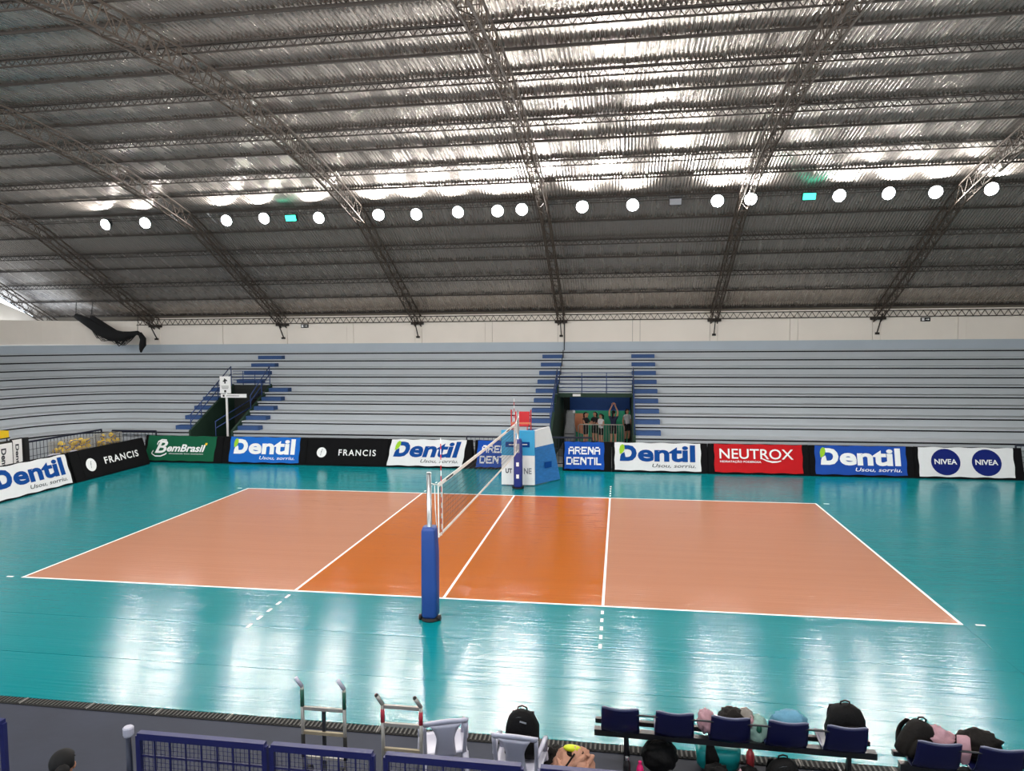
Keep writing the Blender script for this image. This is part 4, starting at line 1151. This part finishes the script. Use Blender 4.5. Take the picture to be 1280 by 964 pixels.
bench('long bench of five navy seats loaded with bags', (3.06, -9.33, 0), R(-1.2), 5)
bench('navy seat bench in the bottom right corner with a slumped backpack', (6.2, -9.55, 0), R(-2.5), 4, .56)

# ------------------------------------------------------------------ bags, bottles and cloth
def backpack(label, loc, rz, w, d, h, m='bag_black', tilt=(0, 0), seed=1):
    t = thing('backpack', label, 'backpack', loc, rz); t.rotation_euler = (tilt[0], tilt[1], rz)
    MB().loft([(0, 0, 0, w * .44, d * .42, 3.5), (0, 0, .03, w * .5, d * .5, 3.5), (0, 0, h * .35, w * .5, d * .5, 3.2), (0, 0, h * .65, w * .47, d * .46, 2.8), (0, 0, h * .85, w * .38, d * .4, 2.5), (0, 0, h * .95, w * .27, d * .3, 2.3), (0, 0, h, w * .12, d * .16, 2)], 22, wob=.02, seed=seed).build('body', m, t, smooth=True)
    MB().loft([(0, -d * .45, h * .06, w * .36, d * .16, 3.5), (0, -d * .5, h * .2, w * .4, d * .2, 3.2), (0, -d * .48, h * .45, w * .36, d * .16, 3), (0, -d * .42, h * .58, w * .22, d * .06, 2.5)], 18, wob=.012, seed=seed + 3).build('front_pocket', m, t, smooth=True)
    MB().tube([(-.05, .02, h * .96), (-.045, .02, h * 1.05), (0, .02, h * 1.085), (.045, .02, h * 1.05), (.05, .02, h * .96)], .009, 6).build('handle', m, t, smooth=True)
    zp = MB().tube([(w * .4 * math.cos(a), -d * .3 * abs(math.sin(a)) ** .6, h * .62 + h * .3 * math.sin(a)) for a in [PI * k / 12 for k in range(13)]], .006, 5); zp.build('zip', 'lamp_housing', t, smooth=True)
    for s in (-1, 1): MB().shell(lambda u, v, s=s: (s * w * .25 + (u - .5) * .05, d * .47 + .06 * math.sin(PI * v), h * (.1 + .75 * v)), 2, 8, .012).build('shoulder_strap', m, t, smooth=True)
    return t
bp = backpack('black backpack standing on the white plastic chair', (2.26, -9.93, .44), R(2), .37, .24, .47)
mb = MB(); mb.box((.02, -.115, .4), (.07, .004, .016), (0, .25, 0)); mb.build('small_logo', 'ink_palegrey', bp)
backpack('tall black backpack on the fifth seat of the long bench', (5.68, -9.3, .475), R(6), .4, .26, .42, seed=4)
backpack('black backpack slumped sideways at the end of the corner bench', (6.26, -9.5, .5), R(15), .33, .22, .38, tilt=(0, R(20)), seed=6, m='bag_dark')
backpack('small black bag with a raised handle on the floor under the fourth seat', (4.98, -9.62, 0), R(10), .36, .24, .42, seed=8)
def bundle(name, label, cat, loc, r, m, amp=.35, seed=1, extra=()):
    t = thing(name, label, cat, loc)
    MB().ell((0, 0, r[2]), r, 26, 18, amp=amp, fr=2.6, seed=seed).build('body', m, t, smooth=True)
    for nm, c, rr, mm, am in extra: MB().ell(c, rr, 16, 10, amp=am, fr=3, seed=seed + 2).build(nm, mm, t, smooth=True)
    return t
t = bundle('duffel_bag', 'round black bag on the floor under the second seat', 'bag', (3.72, -9.32, 0), (.2, .17, .18), 'bag_black', .15, 3)
MB().tube([(-.1, -.05, .33), (-.06, -.1, .4), (.05, -.1, .4), (.1, -.05, .33)], .012, 6).build('handle', 'bag_dark', t, smooth=True)
t = bundle('tote_bag', 'crumpled peach bag with a lime-yellow item on the floor', 'bag', (2.8, -9.93, 0), (.225, .185, .265), 'bag_peach', .3, 5)
rf = random.Random(3)
for k in range(12):
    a = 2 * PI * k / 12 + rf.uniform(-.2, .2); q = rf.uniform(.11, .2)
    MB().ell((q * math.cos(a), q * .8 * math.sin(a), .5 - (q - .1) * 1.4 + rf.uniform(-.03, .02)), (.085 + rf.uniform(-.02, .03), .032, .04), 12, 8, amp=.4, seed=k, rot=(rf.uniform(-.4, .4), rf.uniform(-.5, .5), a + PI / 2 + rf.uniform(-.5, .5))).build('fold', 'bag_peach', t, smooth=True)
MB().ell((0, 0, .5), (.11, .08, .04), 12, 8, amp=.2).build('opening', 'bag_dark', t, smooth=True)
MB().ell((-.01, -.02, .55), (.095, .045, .035), 12, 8, rot=(0, .1, .1)).build('yellow_pouch', 'yellow_lime', t, smooth=True)
MB().tube([(-.1, -.17, .36), (-.06, -.2, .46), (.02, -.1, .54)], .01, 6).build('strap', 'bag_dark', t, smooth=True)
bundle('duffel_bag', 'dark bag on the floor between the loaded white chair and peach bag', 'bag', (2.55, -9.7, 0), (.13, .16, .2), 'bag_dark', .3, 8)
def bottle(label, loc, m, cap, h=.26, r=.036):
    t = thing('bottle', label, 'bottle', loc)
    MB().lathe([(r * .9, 0), (r, .01), (r, h * .68), (r * .85, h * .78), (r * .45, h * .88), (r * .42, h * .9)], n=14).build('body', m, t, smooth=True)
    MB().lathe([(r * .5, h * .89), (r * .5, h * .985), (r * .3, h)], n=12).build('cap', cap, t)
    return t
bottle('black bottle with grey cap standing by the bench leg', (3.36, -9.62, 0), 'bottle_black', 'chrome', .31, .04)
bottle('pink bottle standing under the long bench', (3.5, -9.62, 0), 'bottle_pink', 'bottle_pink', .27, .038)
bottle('red bottle standing under the third seat gap', (4.72, -9.2, 0), 'bottle_red', 'bottle_red', .28, .045)
t = thing('kick_pad', 'teal plastic tray bag on the floor under the third seat', 'bag', (4.38, -9.12, 0))
MB().loft([(0, 0, 0, .2, .12, 4), (0, 0, .05, .23, .15, 4), (0, 0, .2, .25, .16, 4), (0, 0, .24, .22, .13, 4)], 24, wob=.015, seed=2).build('body', 'teal_plastic', t, smooth=True)
MB().loft([(-.08, -.15, 0, .06, .05, 3), (-.08, -.16, .16, .07, .05, 3), (-.1, -.15, .34, .035, .03, 3)], 14, wob=.03, seed=6).build('dark_strap', 'bag_dark', t, smooth=True)
bundle('shoe_bag', 'dark shoe bag lying before the teal bag under the bench', 'bag', (4.32, -9.45, 0), (.13, .09, .1), 'bag_black', .3, 12)
bundle('duffel_bag', 'black bag with a pale round handle on the floor under the third seat', 'bag', (4.66, -9.52, 0), (.14, .12, .12), 'bag_black', .2, 14, [('handle_ring', (-.11, -.07, .2), (.02, .03, .06), 'cloth_pink', 0)])
bundle('cloth_bag', 'pinkish cloth bag on the bench between second and third seats', 'bag', (4.23, -9.27, .46), (.09, .12, .125), 'cloth_pink', .3, 15)
bundle('clothes_pile', 'black and striped clothes heaped on the third seat', 'clothes', (4.52, -9.24, .47), (.17, .14, .13), 'bag_dark', .3, 17, [('striped_cloth', (.15, .0, .17), (.09, .11, .09), 'cloth_stripe', .3), ('pink_cloth', (.17, -.06, .16), (.05, .06, .07), 'cloth_pink', .3)])
bundle('printed_bag', 'mint printed bag hanging beside the third seat', 'bag', (4.78, -9.28, .36), (.11, .1, .17), 'cloth_mint', .2, 19, [('print_mark', (.0, -.09, .23), (.03, .02, .045), 'tape_green', .4)])
bundle('towel', 'crumpled pale-blue towel on the fourth seat', 'towel', (5.12, -9.25, .48), (.19, .13, .135), 'cloth_blue', .25, 21)
t = bundle('jacket', 'pink jacket draped over the corner bench seat', 'jacket', (6.5, -9.45, .48), (.2, .13, .16), 'cloth_pink', .25, 23)
MB().loft([(.21, -.23, .1, .05, .03, 3), (.2, -.22, .2, .06, .035, 3), (.19, -.2, .34, .05, .04, 3)], 14, wob=.03, seed=3).build('sleeve', 'cloth_pink', t, smooth=True)
bundle('jacket', 'charcoal jacket lying next to the pink one on the corner bench', 'jacket', (6.93, -9.42, .48), (.22, .14, .15), 'bag_dark', .25, 25)
